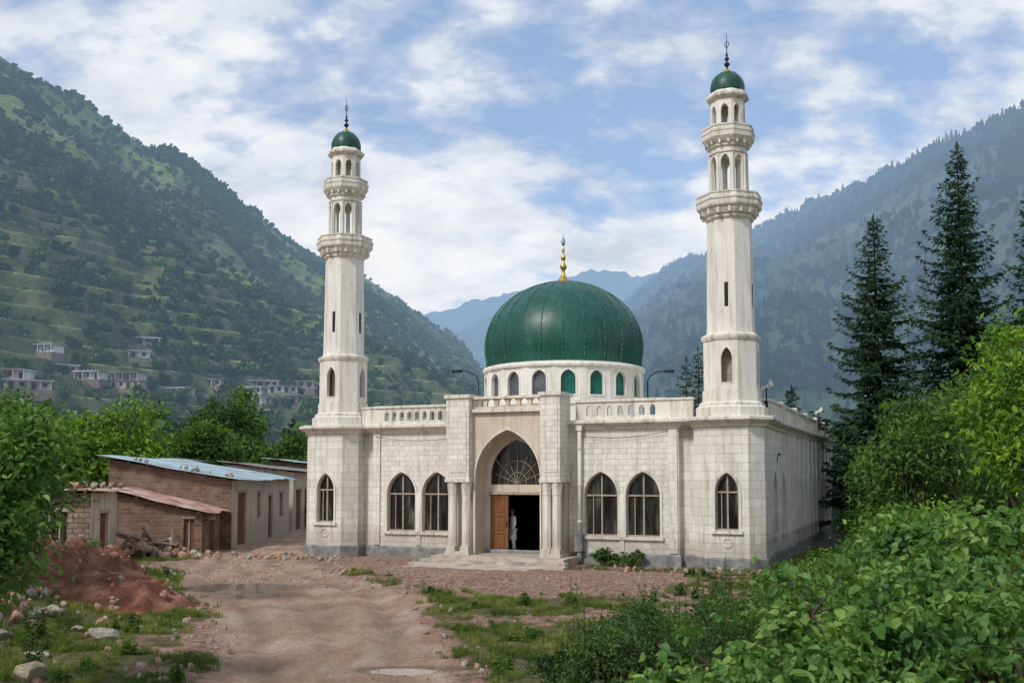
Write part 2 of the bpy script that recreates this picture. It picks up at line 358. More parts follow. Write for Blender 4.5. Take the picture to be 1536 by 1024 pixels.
for k in range(1,8):
    a=math.pi*k/8; c=(1.36,3.05); l=1.05 if abs(k-4)>2 else (1.35 if abs(k-4)>0 else 1.6)
    dxx,dz=math.cos(a)*l,math.sin(a)*l
    p0=(O[0]+c[0],O[1]+.055,c[1]);p1=(O[0]+c[0]+dxx*.98,O[1]+.055,c[1]+dz)
    dr.tube(p0,p1,.014,.014,4,2,False)
for rr in (.4,.8):
    pp=[(O[0]+1.36+rr*math.cos(math.pi*k/16),O[1]+.05,3.05+rr*1.15*math.sin(math.pi*k/16)) for k in range(17)]
    for k in range(16): dr.tube(pp[k],pp[k+1],.013,.013,4,2,False)
dr.box(-1.2,1.2,-.56,-.503,2.62,2.72,2)
dr.obj('door_screen',[M_beige,M_glass,M_frame],mosque)
dl=MB()
def leaf(u0,u1,v0,z0,z1):
    dl.box(u0,u1,v0,v0+.05,z0,z1,0); w=u1-u0
    dl.box(u0,u0+.1,v0-.025,v0-.002,z0,z1,0); dl.box(u1-.1,u1,v0-.025,v0-.002,z0,z1,0); 
    for za in (z0,z0+.75,z0+1.45,z1-.12): dl.box(u0+.103,u1-.103,v0-.024,v0-.002,za,za+.12,0)
    for za,zb in ((z0+.16,z0+.71),(z0+.91,z0+1.41),(z0+1.61,z1-.16)): dl.box(u0+.16,u1-.16,v0-.015,v0-.003,za,zb,0)
    dl.box(u1-.08,u1-.05,v0-.07,v0-.027,z0+1.05,z0+1.2,1)
leaf(-1.14,-.38,-.47,.31,2.6)
dl.box(1.05,1.10,-.37,.35,.31,2.6,0)
dl.obj('door_leaves',[M_wood,M_iron],mosque)
st=MB(); st.box(-2.8,2.7,-2.5,-.55,-.3,.298); st.box(-3.05,2.9,-2.95,-2.5,-.3,.19); st.box(-3.3,3.0,-3.4,-2.95,-.3,.08)
st.add([(-3.2,-5.3,.034),(1.7,-5.1,.034),(2.2,-3.4,.036),(-2.7,-3.4,.036),(-3.2,-5.3,-.1),(1.7,-5.1,-.1),(2.2,-3.4,-.1),(-2.7,-3.4,-.1)],[(0,1,2,3),(0,4,5,1),(1,5,6,2),(3,7,4,0)])
st.obj('entrance_steps',M_conc,mosque)
dp=MB(); dp.tube((2.72,-.75,5.3),(2.72,-.75,1.0),.085,.085,10); dp.box(2.60,2.84,-.86,-.62,5.1,5.35)
for z in (1.6,3.0,4.4): dp.lathe(2.72,-.75,[(.11,z),(.11,z+.06)],10)
dp.obj('drainpipe',M_plain,mosque)
dp=MB(); dp.box(2.56,2.86,-.95,-.64,.5,1.1); dp.box(2.54,2.88,-.97,-.63,1.1,1.14); dp.tube((2.72,-.8,.5),(2.72,-.8,.0),.1,.1,8); dp.obj('meter_box',M_plinth,mosque)
rg=MB()
def ring(cx,cy,cz,R,r,T):
    pts=[(cx+T[0]*R*math.cos(a),cy+T[1]*R*math.cos(a),cz+R*math.sin(a)) for a in [2*math.pi*k/20 for k in range(21)]]
    for k in range(20): rg.tube(pts[k],pts[k+1],r,r,5)
for u in (-HW,HW): ring(u,-1.285,.98,.17,.025,(1,0))
rg.obj('wall_medallions',M_plain,mosque)
cb=MB()
cb.tube((9.66,2.6,3.9),(9.7,2.6,4.2),.02,.02,6); cb.tube((9.7,2.6,4.2),(9.8,2.6,4.2),.03,.05,6)
cb.tube((-6.62,-.3,.5),(-6.62,-.3,5.2),.018,.018,5)
pr=None
for k in range(25):
    t=k/24; q=(-6.4+12.6*t,-.70,5.02-.22*math.sin(math.pi*((t*3)%1)))
    if pr and not (.30<t<.72): cb.tube(pr,q,.009,.009,4)
    pr=q
cb.obj('wall_fittings',M_iron,mosque)

# ---- drum and dome
DC=(0,4.97); drum=MB(); dg=MB()
nf=18; R=3.58; side=2*R*math.sin(math.pi/nf)
for k in range(nf):
    a0=2*math.pi*(k-.5)/nf+math.radians(-90)+AX*1.0; a1=a0+2*math.pi/nf
    p0=(DC[0]+R*math.cos(a0),DC[1]+R*math.sin(a0)); p1=(DC[0]+R*math.cos(a1),DC[1]+R*math.sin(a1))
    T=((p1[0]-p0[0])/side,(p1[1]-p0[1])/side); Nn=(-T[1],T[0])
    ar=arch(side/2,.31,6.75,7.40,.38,5)
    drum.panel(p0,T,Nn,[(0,5.5),(side,5.5),(side,8.1),(0,8.1)],[ar],thick=.14)
    drum.panel(p0,T,Nn,arch(side/2,.37,6.69,7.40,.45,5),[arch(side/2,.313,6.752,7.4,.384,5)],d0=-.03,thick=.029,rim=True)
    g=1 if k in (0,1,2,3,8,12) else (0)
    dg.panel(p0,T,Nn,ar,[],d0=.13,mi=g)
drum.lathe(DC[0],DC[1],[(R-.1,7.93),(R+.06,7.95),(R+.08,8.02),(R+.04,8.12),(R-.12,8.17)],54,0,cap=False)
drum.lathe(DC[0],DC[1],[(R,6.35),(R+.05,6.37),(R+.05,6.48),(R,6.5)],36,0,cap=False)
drum.obj('dome_drum',M_min,mosque); dg.obj('drum_windows',[M_bgl,M_ggl],mosque)
dome=MB(); prof=[(3.36,8.10),(3.47,8.13),(3.47,8.2)]
for i in range(1,25):
    th=-.27+(math.pi/2+.27)*i/24; r=3.56*math.cos(th)**.97 if i<24 else .02
    prof.append((max(r,.02),9.12+2.93*(math.sin(th))+(.06*max(0,math.sin(th))**12)))
dome.lathe(DC[0],DC[1],prof,72,0,smooth=True,cap=False)
for k in range(24):
    a=2*math.pi*(k+.3)/24; ca,sa=math.cos(a),math.sin(a); pts=[(DC[0]+(r+.008)*ca,DC[1]+(r+.008)*sa,z) for r,z in prof[2:]]
    for j in range(len(pts)-2): dome.tube(pts[j],pts[j+1],.024,.024,4,1,True)
M_seam=nmat('dome_seams',[(.012,.085,.062),(.07,.18,.14)],3,rough=.45)
dome.lathe(DC[0],DC[1],[(.42,11.9),(.40,12.05),(.2,12.16),(.16,12.3)],24,1,smooth=True,cap=False)
dome.obj('green_dome',[M_green,M_seam],mosque)
def finial(name,cx,cy,z,h,s,gold=True):
    mb=MB()
    prof=[(.30,0),(.22,.06),(.10,.14),(.06,.2),(.06,.24),(.14,.30),(.14,.34),(.06,.40),(.045,.44),(.10,.49),(.10,.52),(.045,.57),(.04,.62),(.07,.66),(.04,.70),(.02,.74)]
    mb.lathe(cx,cy,[(r*s,z+t*h) for r,t in prof[:9]],12,0,True); mb.lathe(cx,cy,[(r*s,z+t*h) for r,t in prof[8:]],12,0 if gold else 1,True)
    mb.tube((cx,cy,z+.72*h),(cx,cy,z+h),.018*s+.006,.006,6,1)
    c=z+.84*h; Rr=.085*h*.6; n=14
    for k in range(n):
        a0=math.radians(-250+320*k/n+10); a1=math.radians(-250+320*(k+1)/n+10); w=lambda t:.008+.02*s*math.sin(math.pi*t)
        mb.tube((cx+Rr*.6*math.cos(a0),cy,c+Rr*1.5*math.sin(a0)),(cx+Rr*.6*math.cos(a1),cy,c+Rr*1.5*math.sin(a1)),w(k/n),w((k+1)/n),5,1)
    return mb.obj(name,[M_gold,M_iron],mosque)
finial('dome_finial',DC[0],DC[1],12.1,2.25,1.1)

# ---- minarets
def minaret(name,u,v):
    par_=empty(name,(u,v,0),0,mosque)
    R8=1/math.cos(math.pi/8); r8=math.pi/8
    mb=MB()
    def lathe(pr,mi=0): mb.lathe(0,0,[(r*R8,z) for r,z in pr],8,mi,rot=r8,cap=False)
    def tier(rad,z0,z1,hw,zb,zs,rise,th=.12,frame=True,alt=False):
        sd=2*rad*math.tan(math.pi/8)
        for k in range(8):
            a=2*math.pi*k/8; cx,cy=rad*math.cos(a),rad*math.sin(a); T=(-math.sin(a),math.cos(a)); Nn=(-math.cos(a),-math.sin(a))
            O=(cx-T[0]*sd/2,cy-T[1]*sd/2); op=not(alt and k%2)
            mb.panel(O,T,Nn,[(0,z0),(sd,z0),(sd,z1),(0,z1)],[arch(sd/2,hw,zb,zs,rise,6)] if op else [],thick=th,back=True)
            if frame and op: mb.panel(O,T,Nn,arch(sd/2,hw+.035,zb-.04,zs,rise+.045,6),[arch(sd/2,hw+.003,zb+.002,zs,rise+.003,6)],d0=-.02,thick=.019,rim=True,mi=0)
    lathe([(1.24,5.5),(1.24,5.85),(1.14,5.92),(1.14,6.0),(1.02,6.08),(1.0,6.5)],1)
    tier(.96,6.5,8.3,.20,6.75,7.60,.44,th=.2,alt=True)
    mb.lathe(0,0,[(.6,6.4),(.6,8.3)],8,3,rot=r8)
    lathe([(.96,8.3),(1.0,8.33),(1.03,8.42),(1.03,8.5),(.93,8.56),(.84,8.60)],1)
    lathe([(.84,8.60),(.825,8.9),(.78,12.85),(.80,12.9)])
    for a in (0,math.pi/2,math.pi,-math.pi/2):
        T=(-math.sin(a),math.cos(a)); Nn=(-math.cos(a),-math.sin(a)); O=(.815*math.cos(a),.815*math.sin(a))
        mb.obox(O,T,Nn,-.07,.07,9.55,10.45,-.004,.05,2)
    lathe([(.79,12.82),(.86,12.9),(.86,12.98),(.94,13.04),(1.00,13.14),(1.02,13.2),(1.12,13.28),(1.14,13.34),(1.14,13.50)],1)
    lathe([(1.14,13.50),(1.17,13.52),(1.17,13.62),(1.10,13.66),(1.10,13.72),(1.13,13.74),(1.13,13.79),(1.0,13.79),(1.0,13.52),(.5,13.5)],1)
    for k in range(16):
        a=2*math.pi*(k+.5)/16; T=(-math.sin(a),math.cos(a)); Nn=(-math.cos(a),-math.sin(a))
        mb.obox((1.06*math.cos(a),1.06*math.sin(a)),T,Nn,-.05,.05,13.02,13.26,-.02,.28,1)
    tier(.645,13.5,15.6,.165,13.72,15.0,.30,th=.11)
    lathe([(.67,15.36),(.69,15.38),(.69,15.44),(.66,15.47)],1)
    for k in range(8):
        a=2*math.pi*(k+.5)/8; mb.lathe(.70*math.cos(a),.70*math.sin(a),[(.06,13.5),(.055,13.6),(.05,15.2),(.07,15.3)],6,0)
    lathe([(.64,15.55),(.72,15.62),(.72,15.70),(.80,15.76),(.86,15.84),(.92,15.93),(.93,16.1)],1)
    lathe([(.93,16.1),(.95,16.12),(.95,16.2),(.89,16.23),(.89,16.30),(.92,16.32),(.92,16.38),(.82,16.38),(.82,16.2),(.4,16.15)],1)
    for k in range(16):
        a=2*math.pi*(k+.5)/16; T=(-math.sin(a),math.cos(a)); Nn=(-math.cos(a),-math.sin(a))
        mb.obox((.84*math.cos(a),.84*math.sin(a)),T,Nn,-.04,.04,15.68,15.86,-.02,.2,1)
    tier(.60,16.15,17.45,.135,16.42,17.0,.22,th=.11)
    lathe([(.60,17.42),(.66,17.46),(.74,17.52),(.76,17.56),(.76,17.64),(.66,17.70),(.62,17.78),(.3,17.79)],1)
    lathe([(.4,17.44),(.1,17.44)],1)
    mb.obj('shaft',[M_min,M_trim,M_dark,M_frame],par_)
    d=MB(); pr=[(.60,17.76),(.635,17.80)]+[(.64*math.cos(t)**.95,17.95+.68*math.sin(t)) for t in [(-.1+1.62*i/12) for i in range(12)]]+[(.02,18.66)]
    d.lathe(0,0,pr,32,0,True,cap=False)
    for k in range(12):
        a=2*math.pi*k/12; pts=[((r+.003)*math.cos(a),(r+.003)*math.sin(a),z) for r,z in pr[1:-1]]
        for j in range(len(pts)-1): d.tube(pts[j],pts[j+1],.011,.011,4,1)
    d.obj('minaret_dome',[M_green,M_seam],par_)
    f=MB(); f.lathe(0,0,[(.20,18.58),(.17,18.66),(.07,18.74),(.04,18.8)],12,0,True)
    f.lathe(0,0,[(.03,18.78),(.045,18.84),(.11,18.92),(.11,18.96),(.04,19.03),(.03,19.06),(.085,19.13),(.085,19.17),(.03,19.24),(.06,19.31),(.02,19.38),(.018,19.6),(.008,20.15)],10,1,True)
    for k in range(12):
        a0=math.radians(-240+300*k/12);a1=math.radians(-240+300*(k+1)/12)
        f.tube((.07*math.cos(a0),0,19.72+.13*math.sin(a0)),(.07*math.cos(a1),0,19.72+.13*math.sin(a1)),.014,.014,5,1)
    f.obj('finial',[M_gold,M_iron],par_)
minaret('minaret',-HW,0); minaret('minaret.001',HW,0)

# ---- roof fittings
rl=MB()
def rooflamp(u,v,sx):
    d=Vector((cfs*sx,sfs*sx,0)); p=Vector((u,v,5.5)); rl.tube(p,p+Vector((0,0,2.1)),.035,.03,8)
    pr=p+Vector((0,0,2.1))
    for k in range(1,7):
        t=k/6; q=p+Vector((0,0,2.1+.5*math.sin(t*math.pi/2)))+d*(.75*(1-math.cos(t*math.pi/2))); rl.tube(pr,q,.028,.026,6); pr=q
    rl.tube(pr,pr+d*.45+Vector((0,0,.0)),.05,.09,8)
rooflamp(-3.66,3.75,-1); rooflamp(3.4,6.72,1); rl.obj('roof_lamps',M_iron,mosque)
ls=MB()
def horn(u,v,z,dx,dy,dz,s=.75):
    p=Vector((u,v,z)); d=Vector((dx,dy,dz)).normalized()*s
    ls.tube((u,v,5.5),(u,v,z),.03,.03,6,1); ls.tube(p-d*.3,p-d*.05,.09*s,.09*s,10); ls.tube(p-d*.05,p+d*.2,.06*s,.14*s,12); ls.tube(p+d*.2,p+d*.32,.14*s,.24*s,12)
horn(9.5,1.3,6.72,.9,-.3,.35); horn(9.45,20,6.9,1,-.4,.4)
ls.obj('loudspeakers',[M_plain,M_iron],mosque)

# ------------------------------------------------------------------ noise helpers
def vnoise(x,y,seed=0):
    ix=np.floor(x);iy=np.floor(y);fx=x-ix;fy=y-iy
    def h(a,b):
        t=np.sin(a*127.1+b*311.7+seed*74.7)*43758.5453; return t-np.floor(t)
    fx=fx*fx*(3-2*fx);fy=fy*fy*(3-2*fy)
    return (h(ix,iy)*(1-fx)+h(ix+1,iy)*fx)*(1-fy)+(h(ix,iy+1)*(1-fx)+h(ix+1,iy+1)*fx)*fy
def fbm(x,y,o=5,seed=0,g=.5):
    s=0;a=1;t=0
    for i in range(o): s=s+a*vnoise(x*2**i,y*2**i,seed+i*3);t+=a;a*=g
    return s/t
def sst(a,b,x):
    t=np.clip((x-a)/(b-a),0,1); return t*t*(3-2*t)
def grid_obj(name,X,Y,Z,mat,smooth=True):
    r,c=X.shape; v=np.stack([X,Y,Z],-1).reshape(-1,3)
    i=np.arange(r*c).reshape(r,c); q=np.stack([i[:-1,:-1],i[:-1,1:],i[1:,1:],i[1:,:-1]],-1).reshape(-1,4)
    return mesh_np(name,v,q,mat,smooth)
def mesh_np(name,v,q,mat,smooth=False,link=True,midx=None):
    me=bpy.data.meshes.new(name); me.vertices.add(len(v)); me.vertices.foreach_set('co',np.asarray(v,dtype=np.float32).ravel())
    k=q.shape[1]; me.loops.add(q.size); me.loops.foreach_set('vertex_index',q.astype(np.int32).ravel())
    me.polygons.add(len(q)); me.polygons.foreach_set('loop_start',np.arange(0,q.size,k,dtype=np.int32))
    try: me.polygons.foreach_set('loop_total',np.full(len(q),k,dtype=np.int32))
    except Exception: pass
    for m in (mat if isinstance(mat,list) else [mat]): me.materials.append(m)
    me.polygons.foreach_set('use_smooth',np.full(len(q),smooth))
    if midx is not None: me.polygons.foreach_set('material_index',midx.astype(np.int32))
    me.update(calc_edges=True); me.validate()
    o=bpy.data.objects.new(name,me)
    if link: COL.objects.link(o)
    return o

# ------------------------------------------------------------------ GROUND
road=np.array([(-1.2,-20,2.2),(-1.5,0,2.2),(-2.2,10,2.1),(-2.8,16.2,2.0),(-3.8,21.3,2.3),(-5.3,27,2.8),(-7.9,32.2,2.8),(-10.3,38.4,2.1),(-11.2,45.3,1.7),(-11.9,51,1.5),(-12.3,60,1.6),(-13.5,90,1.8),(-20,160,2)])
def roadd(x,y):
    best=np.full(x.shape,1e9)
    for (x0,y0,w0),(x1,y1,w1) in zip(road[:-1],road[1:]):
        dx,dy=x1-x0,y1-y0; t=np.clip(((x-x0)*dx+(y-y0)*dy)/(dx*dx+dy*dy),0,1)
        d=np.hypot(x-x0-t*dx,y-y0-t*dy)-(w0+t*(w1-w0)); best=np.minimum(best,d)
    return best
PUD=[(-8.5,30.7,1.35,.95),(-7.6,28.6,.9,.6),(-1.9,17.6,.6,.25)]
def gh(x,y):
    rd=roadd(x,y)
    lu=(x-.391)*cfs-(y-40.3)*sfs; lv=(x-.391)*sfs+(y-40.3)*cfs
    inm=sst(2.5,0,np.maximum(np.abs(lu)-9.8,np.maximum(-3.6-lv,lv-27)))
    z=(fbm(x*.35,y*.35,5,3)-.5)*.28*sst(-.5,2.5,rd)*(1-inm)
    z=z+(fbm(x*1.7,y*1.7,4,9)-.5)*.15*(1-inm)+.07*sst(-.5,.6,rd)*(1-inm)*sst(45,36,y)
    rut=np.exp(-((rd+1.0)/.26)**2)+.9*np.exp(-((rd+2.35)/.3)**2)
    z=z-.10*rut*sst(60,30,y)*(1-inm)
    near=sst(15,-2,y); z=z+1.5*near*sst(4.5,1.0,x)+.5*near*sst(1.0,4.5,x)
    z=z+1.5*sst(.8,5.0,x-np.clip(y-8,0,30)*.42)*sst(34,16,y)*(.25+.75*sst(6,13,y))
    z=z+.9*sst(12,20,x)*sst(60,40,y)*(1-inm)
    z=z+.9*sst(-8.8,-13,x-np.clip(y-22,0,20)*(-.12))*sst(37,30,y)
    z=z+.35*sst(20,26,lv)*sst(9.9,12,lu)
    pm=np.zeros(x.shape); po=np.zeros(x.shape)
    for a,b,rx,ry in PUD:
        q=np.hypot((x-a)/rx,(y-b)/ry); pm=np.maximum(pm,sst(1.5,.85,q+.6*(fbm(x*2.5,y*2.5,3,40)-.5))); po=np.maximum(po,sst(2.6,1.6,q))
    z=z*(1-po)+np.maximum(z,.0)*po; z=z*(1-pm)-.09*pm
    z=z-4*sst(120,260,np.hypot(x,y))
    return z
def spaced(lo,hi,step,far_lo,far_hi):
    a=list(np.arange(lo,hi,step)); s=step;p=lo;l=[]
    while p>far_lo: s*=1.35;p-=s;l.append(p)
    s=step;p=a[-1];r=[]
    while p<far_hi: s*=1.35;p+=s;r.append(p)
    return np.array(l[::-1]+a+r)
xs=spaced(-22,24,.14,-9000,9000); ys=spaced(10,62,.14,-600,9000)
GX,GY=np.meshgrid(xs,ys); GZ=gh(GX,GY)
m,nt,out=newmat('ground_soil')
at=N(nt,'ShaderNodeAttribute',attribute_name='mask'); sp=N(nt,'ShaderNodeSeparateColor'); nt.links.new(at.outputs['Color'],sp.inputs[0])
pos=N(nt,'ShaderNodeNewGeometry').outputs['Position']
n1=noise(nt,pos,.55,7,.62); n2=noise(nt,pos,6,6,.7); n3=noise(nt,pos,34,4,.75); n4=noise(nt,mapping(nt,pos,(1.6,.5,1)),1.1,6,.65)
c_road=ramp(nt,n1,[(.3,(.36,.205,.13)),(.48,(.49,.33,.23)),(.7,(.62,.465,.355))])
c_road=mixc(nt,ramp(nt,n4,[(.46,(0,0,0)),(.66,(.75,.75,.75))]),c_road,(.36,.19,.115))
c_road=mixc(nt,ramp(nt,n2,[(.50,(0,0,0)),(.72,(.5,.5,.5))]),c_road,(.66,.52,.42))
c_grav=ramp(nt,n2,[(.3,(.19,.095,.068)),(.5,(.34,.20,.15)),(.68,(.53,.39,.32))])
c_grav=mixc(nt,ramp(nt,n1,[(.45,(0,0,0)),(.62,(.55,.55,.55))]),c_grav,(.43,.31,.23))
vor=N(nt,'ShaderNodeTexVoronoi'); vor.inputs['Scale'].default_value=13; nt.links.new(pos,vor.inputs['Vector'])
vc=ramp(nt,vor.outputs['Color'],[(0,(.55,.5,.48)),(1,(1.5,1.45,1.4))]); c_grav=mixc(nt,.9,c_grav,vc,'MULTIPLY')
c_gr=ramp(nt,n2,[(.3,(.07,.075,.022)),(.5,(.14,.13,.048)),(.7,(.27,.20,.11))])
def edge(chan,lo,hi,nn,amp):
    a=math_n(nt,'ADD',chan,math_n(nt,'MULTIPLY',math_n(nt,'SUBTRACT',nn,.5),amp)); 
    mr=N(nt,'ShaderNodeMapRange'); mr.inputs[1].default_value=lo; mr.inputs[2].default_value=hi; nt.links.new(a,mr.inputs[0]); return mr.outputs[0]
c=mixc(nt,edge(sp.outputs[0],.3,.7,n2,1.1),c_grav,c_road)
c=mixc(nt,edge(sp.outputs[1],.4,.7,n2,1.5),c,c_gr)
c=mixc(nt,math_n(nt,'MULTIPLY',sp.outputs[2],.75),c,(.19,.11,.07))
c=mixc(nt,.75,c,ramp(nt,n3,[(.3,(.5,.5,.5)),(.7,(1.4,1.4,1.4))]),'MULTIPLY')
p=N(nt,'ShaderNodeBsdfPrincipled'); p.inputs['Roughness'].default_value=.95; p.inputs['Specular IOR Level'].default_value=.15
nt.links.new(c,p.inputs['Base Color'])
bm=N(nt,'ShaderNodeBump'); bm.inputs['Strength'].default_value=1.0; bm.inputs['Distance'].default_value=.10
hh=math_n(nt,'ADD',math_n(nt,'MULTIPLY',n2,1.1),math_n(nt,'MULTIPLY',n3,.6)); hh=math_n(nt,'SUBTRACT',hh,math_n(nt,'MULTIPLY',vor.outputs['Distance'],.35))
nt.links.new(hh,bm.inputs['Height']); nt.links.new(bm.outputs[0],p.inputs['Normal'])
nt.links.new(painted_haze(nt,p.outputs[0]),out.inputs[0])
ground=grid_obj('ground',GX,GY,GZ,m)
def masks(x,y):
    rd=roadd(x,y); nz=fbm(x*.5,y*.5,5,21); nf_=fbm(x*1.3,y*1.3,5,33)
    r=sst(.5,-.4,rd+(nz-.5)*1.2)
    lu=(x-.391)*cfs-(y-40.3)*sfs; lv=(x-.391)*sfs+(y-40.3)*cfs
    grav=sst(-14.5,-11.5,lv+(nz-.5)*5)*sst(9.5,7.5,lu+(nz-.5)*3)*sst(-13,-11,lu)*sst(4,1,lv)
    g=np.clip(1-r-grav,0,1)*sst(.44,.60,nf_)
    g=np.maximum(g,np.clip(1-r,0,1)*.9*sst(7.0,10,x+(nz-.5)*4))
    g=np.maximum(g,np.clip(1-r,0,1)*.9*sst(-6.2,-8,x+(nz-.5)*3)*sst(27,23,y))
    g=np.maximum(g,sst(-.1,.35,rd+(nz-.5)*.8)*sst(2.0,.9,rd+(nf_-.5)*2.2)*sst(36,33,y)*sst(.36,.52,nf_)*np.where(x<-5,1,.9))
    g=np.maximum(g,sst(1,.6,np.hypot((x-.2)/3.0,(y-26.2)/1.7)+(nf_-.5)*2.4)*(1-.2*r))
    g=np.maximum(g,sst(1,.6,np.hypot((x-.6)/1.7,(y-20)/2.8)+(nf_-.5)*2.0))
    g=np.maximum(g,sst(.9,.5,np.hypot((x+10.4)/1.9,(y-32.5)/4.0)+(nf_-.5)*1.3)*(rd>-.2))
    g=np.maximum(g,.9*sst(1,.6,np.hypot((lu-6)/4.5,(lv+2.3)/.8)+(nf_-.5)*2))
    w=np.zeros(x.shape)
    for a,b,rx,ry in PUD: w=np.maximum(w,sst(2.3,1.0,np.hypot((x-a)/rx,(y-b)/ry)+(nz-.5)))
    w=np.maximum(w,.6*np.exp(-((rd+1.0)/.3)**2)*sst(.36,.52,nz)*sst(50,40,y)); w=np.maximum(w,.5*np.exp(-((rd+2.35)/.35)**2)*sst(.36,.52,nz)*sst(40,34,y))
    return r,g,w
mr,mg,mw=masks(GX,GY)
ca=ground.data.color_attributes.new('mask','FLOAT_COLOR','POINT')
ca.data.foreach_set('color',np.stack([mr.ravel(),mg.ravel(),mw.ravel(),np.ones(mr.size)],-1).astype(np.float32).ravel())
M_water=nmat('muddy_water',[(.20,.16,.13),(.26,.22,.18)],2,rough=.03,spec=1.0)
for a,b,rx,ry in PUD:
    mb=MB(); n=28; mb.add([(a+rx*1.6*math.cos(2*math.pi*k/n),b+ry*1.6*math.sin(2*math.pi*k/n),-.022) for k in range(n)],[tuple(range(n))]); 
    mb.obj('puddle',M_water)
def ghs(x,y): return float(gh(np.array([float(x)]),np.array([float(y)]))[0])

# ------------------------------------------------------------------ HILLS
def ang(px,py):
    t=(609-py)/F; e=(S4+t*C4)/(C4-t*S4); b=(px-768)/F*(C4+e*S4); return b,e
def hill(name,table,yf,ncol,nrow,mat,amp,seed,power=1.1,terr=False,ripple=1.0,zf=-4.0):
    t=[ang(a,b)+(d,) for a,b,d in table]; B=np.array([q[0] for q in t]);E=np.array([q[1] for q in t]);D=np.array([q[2] for q in t])
    b=np.linspace(B[0],B[-1],ncol); e=np.interp(b,B,E); d=np.interp(b,B,D)
    s=np.concatenate([np.linspace(0,1,nrow),np.linspace(1.03,1.5,14)])
    bb,ss=np.meshgrid(b,s); ee=np.interp(bb,b,e); dd=np.interp(bb,b,d)
    Y=yf+(dd-yf)*ss; X=bb*Y; zr=CH+ee*dd
    base=np.where(ss<=1,np.clip(ss,0,1)**power,1-(ss-1)*1.2)
    Z=zf+(zr-zf)*base
    sc=1/170.0
    rid=1-np.abs(2*fbm(X*sc+.3*Y*sc,Y*sc*.55,5,seed)-1)
    env=np.clip(ss*6,0,1)*(np.clip((1-ss)*2.5,0.06,1))
    Z=Z+amp*(rid-.75)*env+amp*.30*(fbm(X/38,Y/38,5,seed+5)-.5)*np.clip(ss*8,0,1)*ripple
    if terr:
        st=6.5; q=Z/st; fr=q-np.floor(q); zt=st*(np.floor(q)+sst(.5,1,fr)); 
        k=sst(.36,.50,fbm(X/120,Y/120,3,77))*sst(230,150,Z)*sst(.05,-.12,bb)
        Z=Z*(1-k)+zt*k
    o=grid_obj(name,X,Y,Z,mat)
    if terr:
        at=o.data.attributes.new('terrace','FLOAT','POINT'); at.data.foreach_set('value',k.ravel().astype(np.float32))
        at=o.data.attributes.new('level','FLOAT','POINT'); at.data.foreach_set('value',q.ravel().astype(np.float32))
    return o,X,Y,Z
def hillmat(name,cols,rockc,scale,haze=HAZE,lines=False):
    m,nt,out=newmat(name); pos=N(nt,'ShaderNodeNewGeometry'); P=pos.outputs['Position']
    n1=noise(nt,P,scale,8,.62); n2=noise(nt,P,scale*9,6,.7); n3=noise(nt,P,scale*.35,5,.6)
    c=ramp(nt,n1,[(.32,cols[0]),(.46,cols[1]),(.56,cols[2]),(.68,cols[3])])
    c=mixc(nt,ramp(nt,n3,[(.52,(0,0,0)),(.68,(.7,.7,.7))]),c,rockc)
    c=mixc(nt,.9,c,ramp(nt,n2,[(.3,(.45,.5,.45)),(.7,(1.5,1.5,1.42))]),'MULTIPLY')
    if lines:
        a=N(nt,'ShaderNodeAttribute',attribute_name='terrace').outputs['Fac']; lv=N(nt,'ShaderNodeAttribute',attribute_name='level').outputs['Fac']
        fr=math_n(nt,'FRACT',math_n(nt,'ADD',lv,math_n(nt,'MULTIPLY',math_n(nt,'SUBTRACT',n2,.5),.25)))
        fl=math_n(nt,'FLOOR',lv); wn=N(nt,'ShaderNodeTexWhiteNoise',noise_dimensions='1D'); nt.links.new(fl,wn.inputs['W'])
        tread=ramp(nt,math_n(nt,'ADD',math_n(nt,'MULTIPLY',wn.outputs['Value'],.35),math_n(nt,'MULTIPLY',noise(nt,P,scale*1.5,4,.5),.65)),[(.3,(.10,.18,.04)),(.5,(.19,.265,.07)),(.7,(.34,.31,.13))])
        riser=ramp(nt,n2,[(.35,(.03,.05,.018)),(.65,(.13,.12,.065))])
        tc_=mixc(nt,ramp(nt,fr,[(.50,(0,0,0)),(.56,(1,1,1)),(.92,(1,1,1)),(1,(0,0,0))]),tread,riser)
        c=mixc(nt,math_n(nt,'MULTIPLY',a,.85),c,tc_)
    p=N(nt,'ShaderNodeBsdfPrincipled'); p.inputs['Roughness'].default_value=1; p.inputs['Specular IOR Level'].default_value=.02
    nt.links.new(c,p.inputs['Base Color']); 
    bm=N(nt,'ShaderNodeBump'); bm.inputs['Strength'].default_value=.7; bm.inputs['Distance'].default_value=3; nt.links.new(n2,bm.inputs['Height']); nt.links.new(bm.outputs[0],p.inputs['Normal'])
    nt.links.new(painted_haze(nt,p.outputs[0],haze),out.inputs[0]); return m
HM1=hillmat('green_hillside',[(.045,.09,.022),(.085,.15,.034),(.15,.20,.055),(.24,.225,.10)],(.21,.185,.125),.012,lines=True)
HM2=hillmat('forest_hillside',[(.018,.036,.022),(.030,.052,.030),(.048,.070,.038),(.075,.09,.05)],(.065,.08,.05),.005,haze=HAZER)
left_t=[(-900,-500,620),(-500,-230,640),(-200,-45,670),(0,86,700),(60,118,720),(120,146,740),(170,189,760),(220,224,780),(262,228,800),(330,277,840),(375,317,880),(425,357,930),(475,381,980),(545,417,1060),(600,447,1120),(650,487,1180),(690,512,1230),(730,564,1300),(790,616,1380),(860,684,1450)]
hl_o,LX,LY,LZ=hill('left_hill',left_t,190,620,560,HM1,38,11,power=1.12,terr=True)
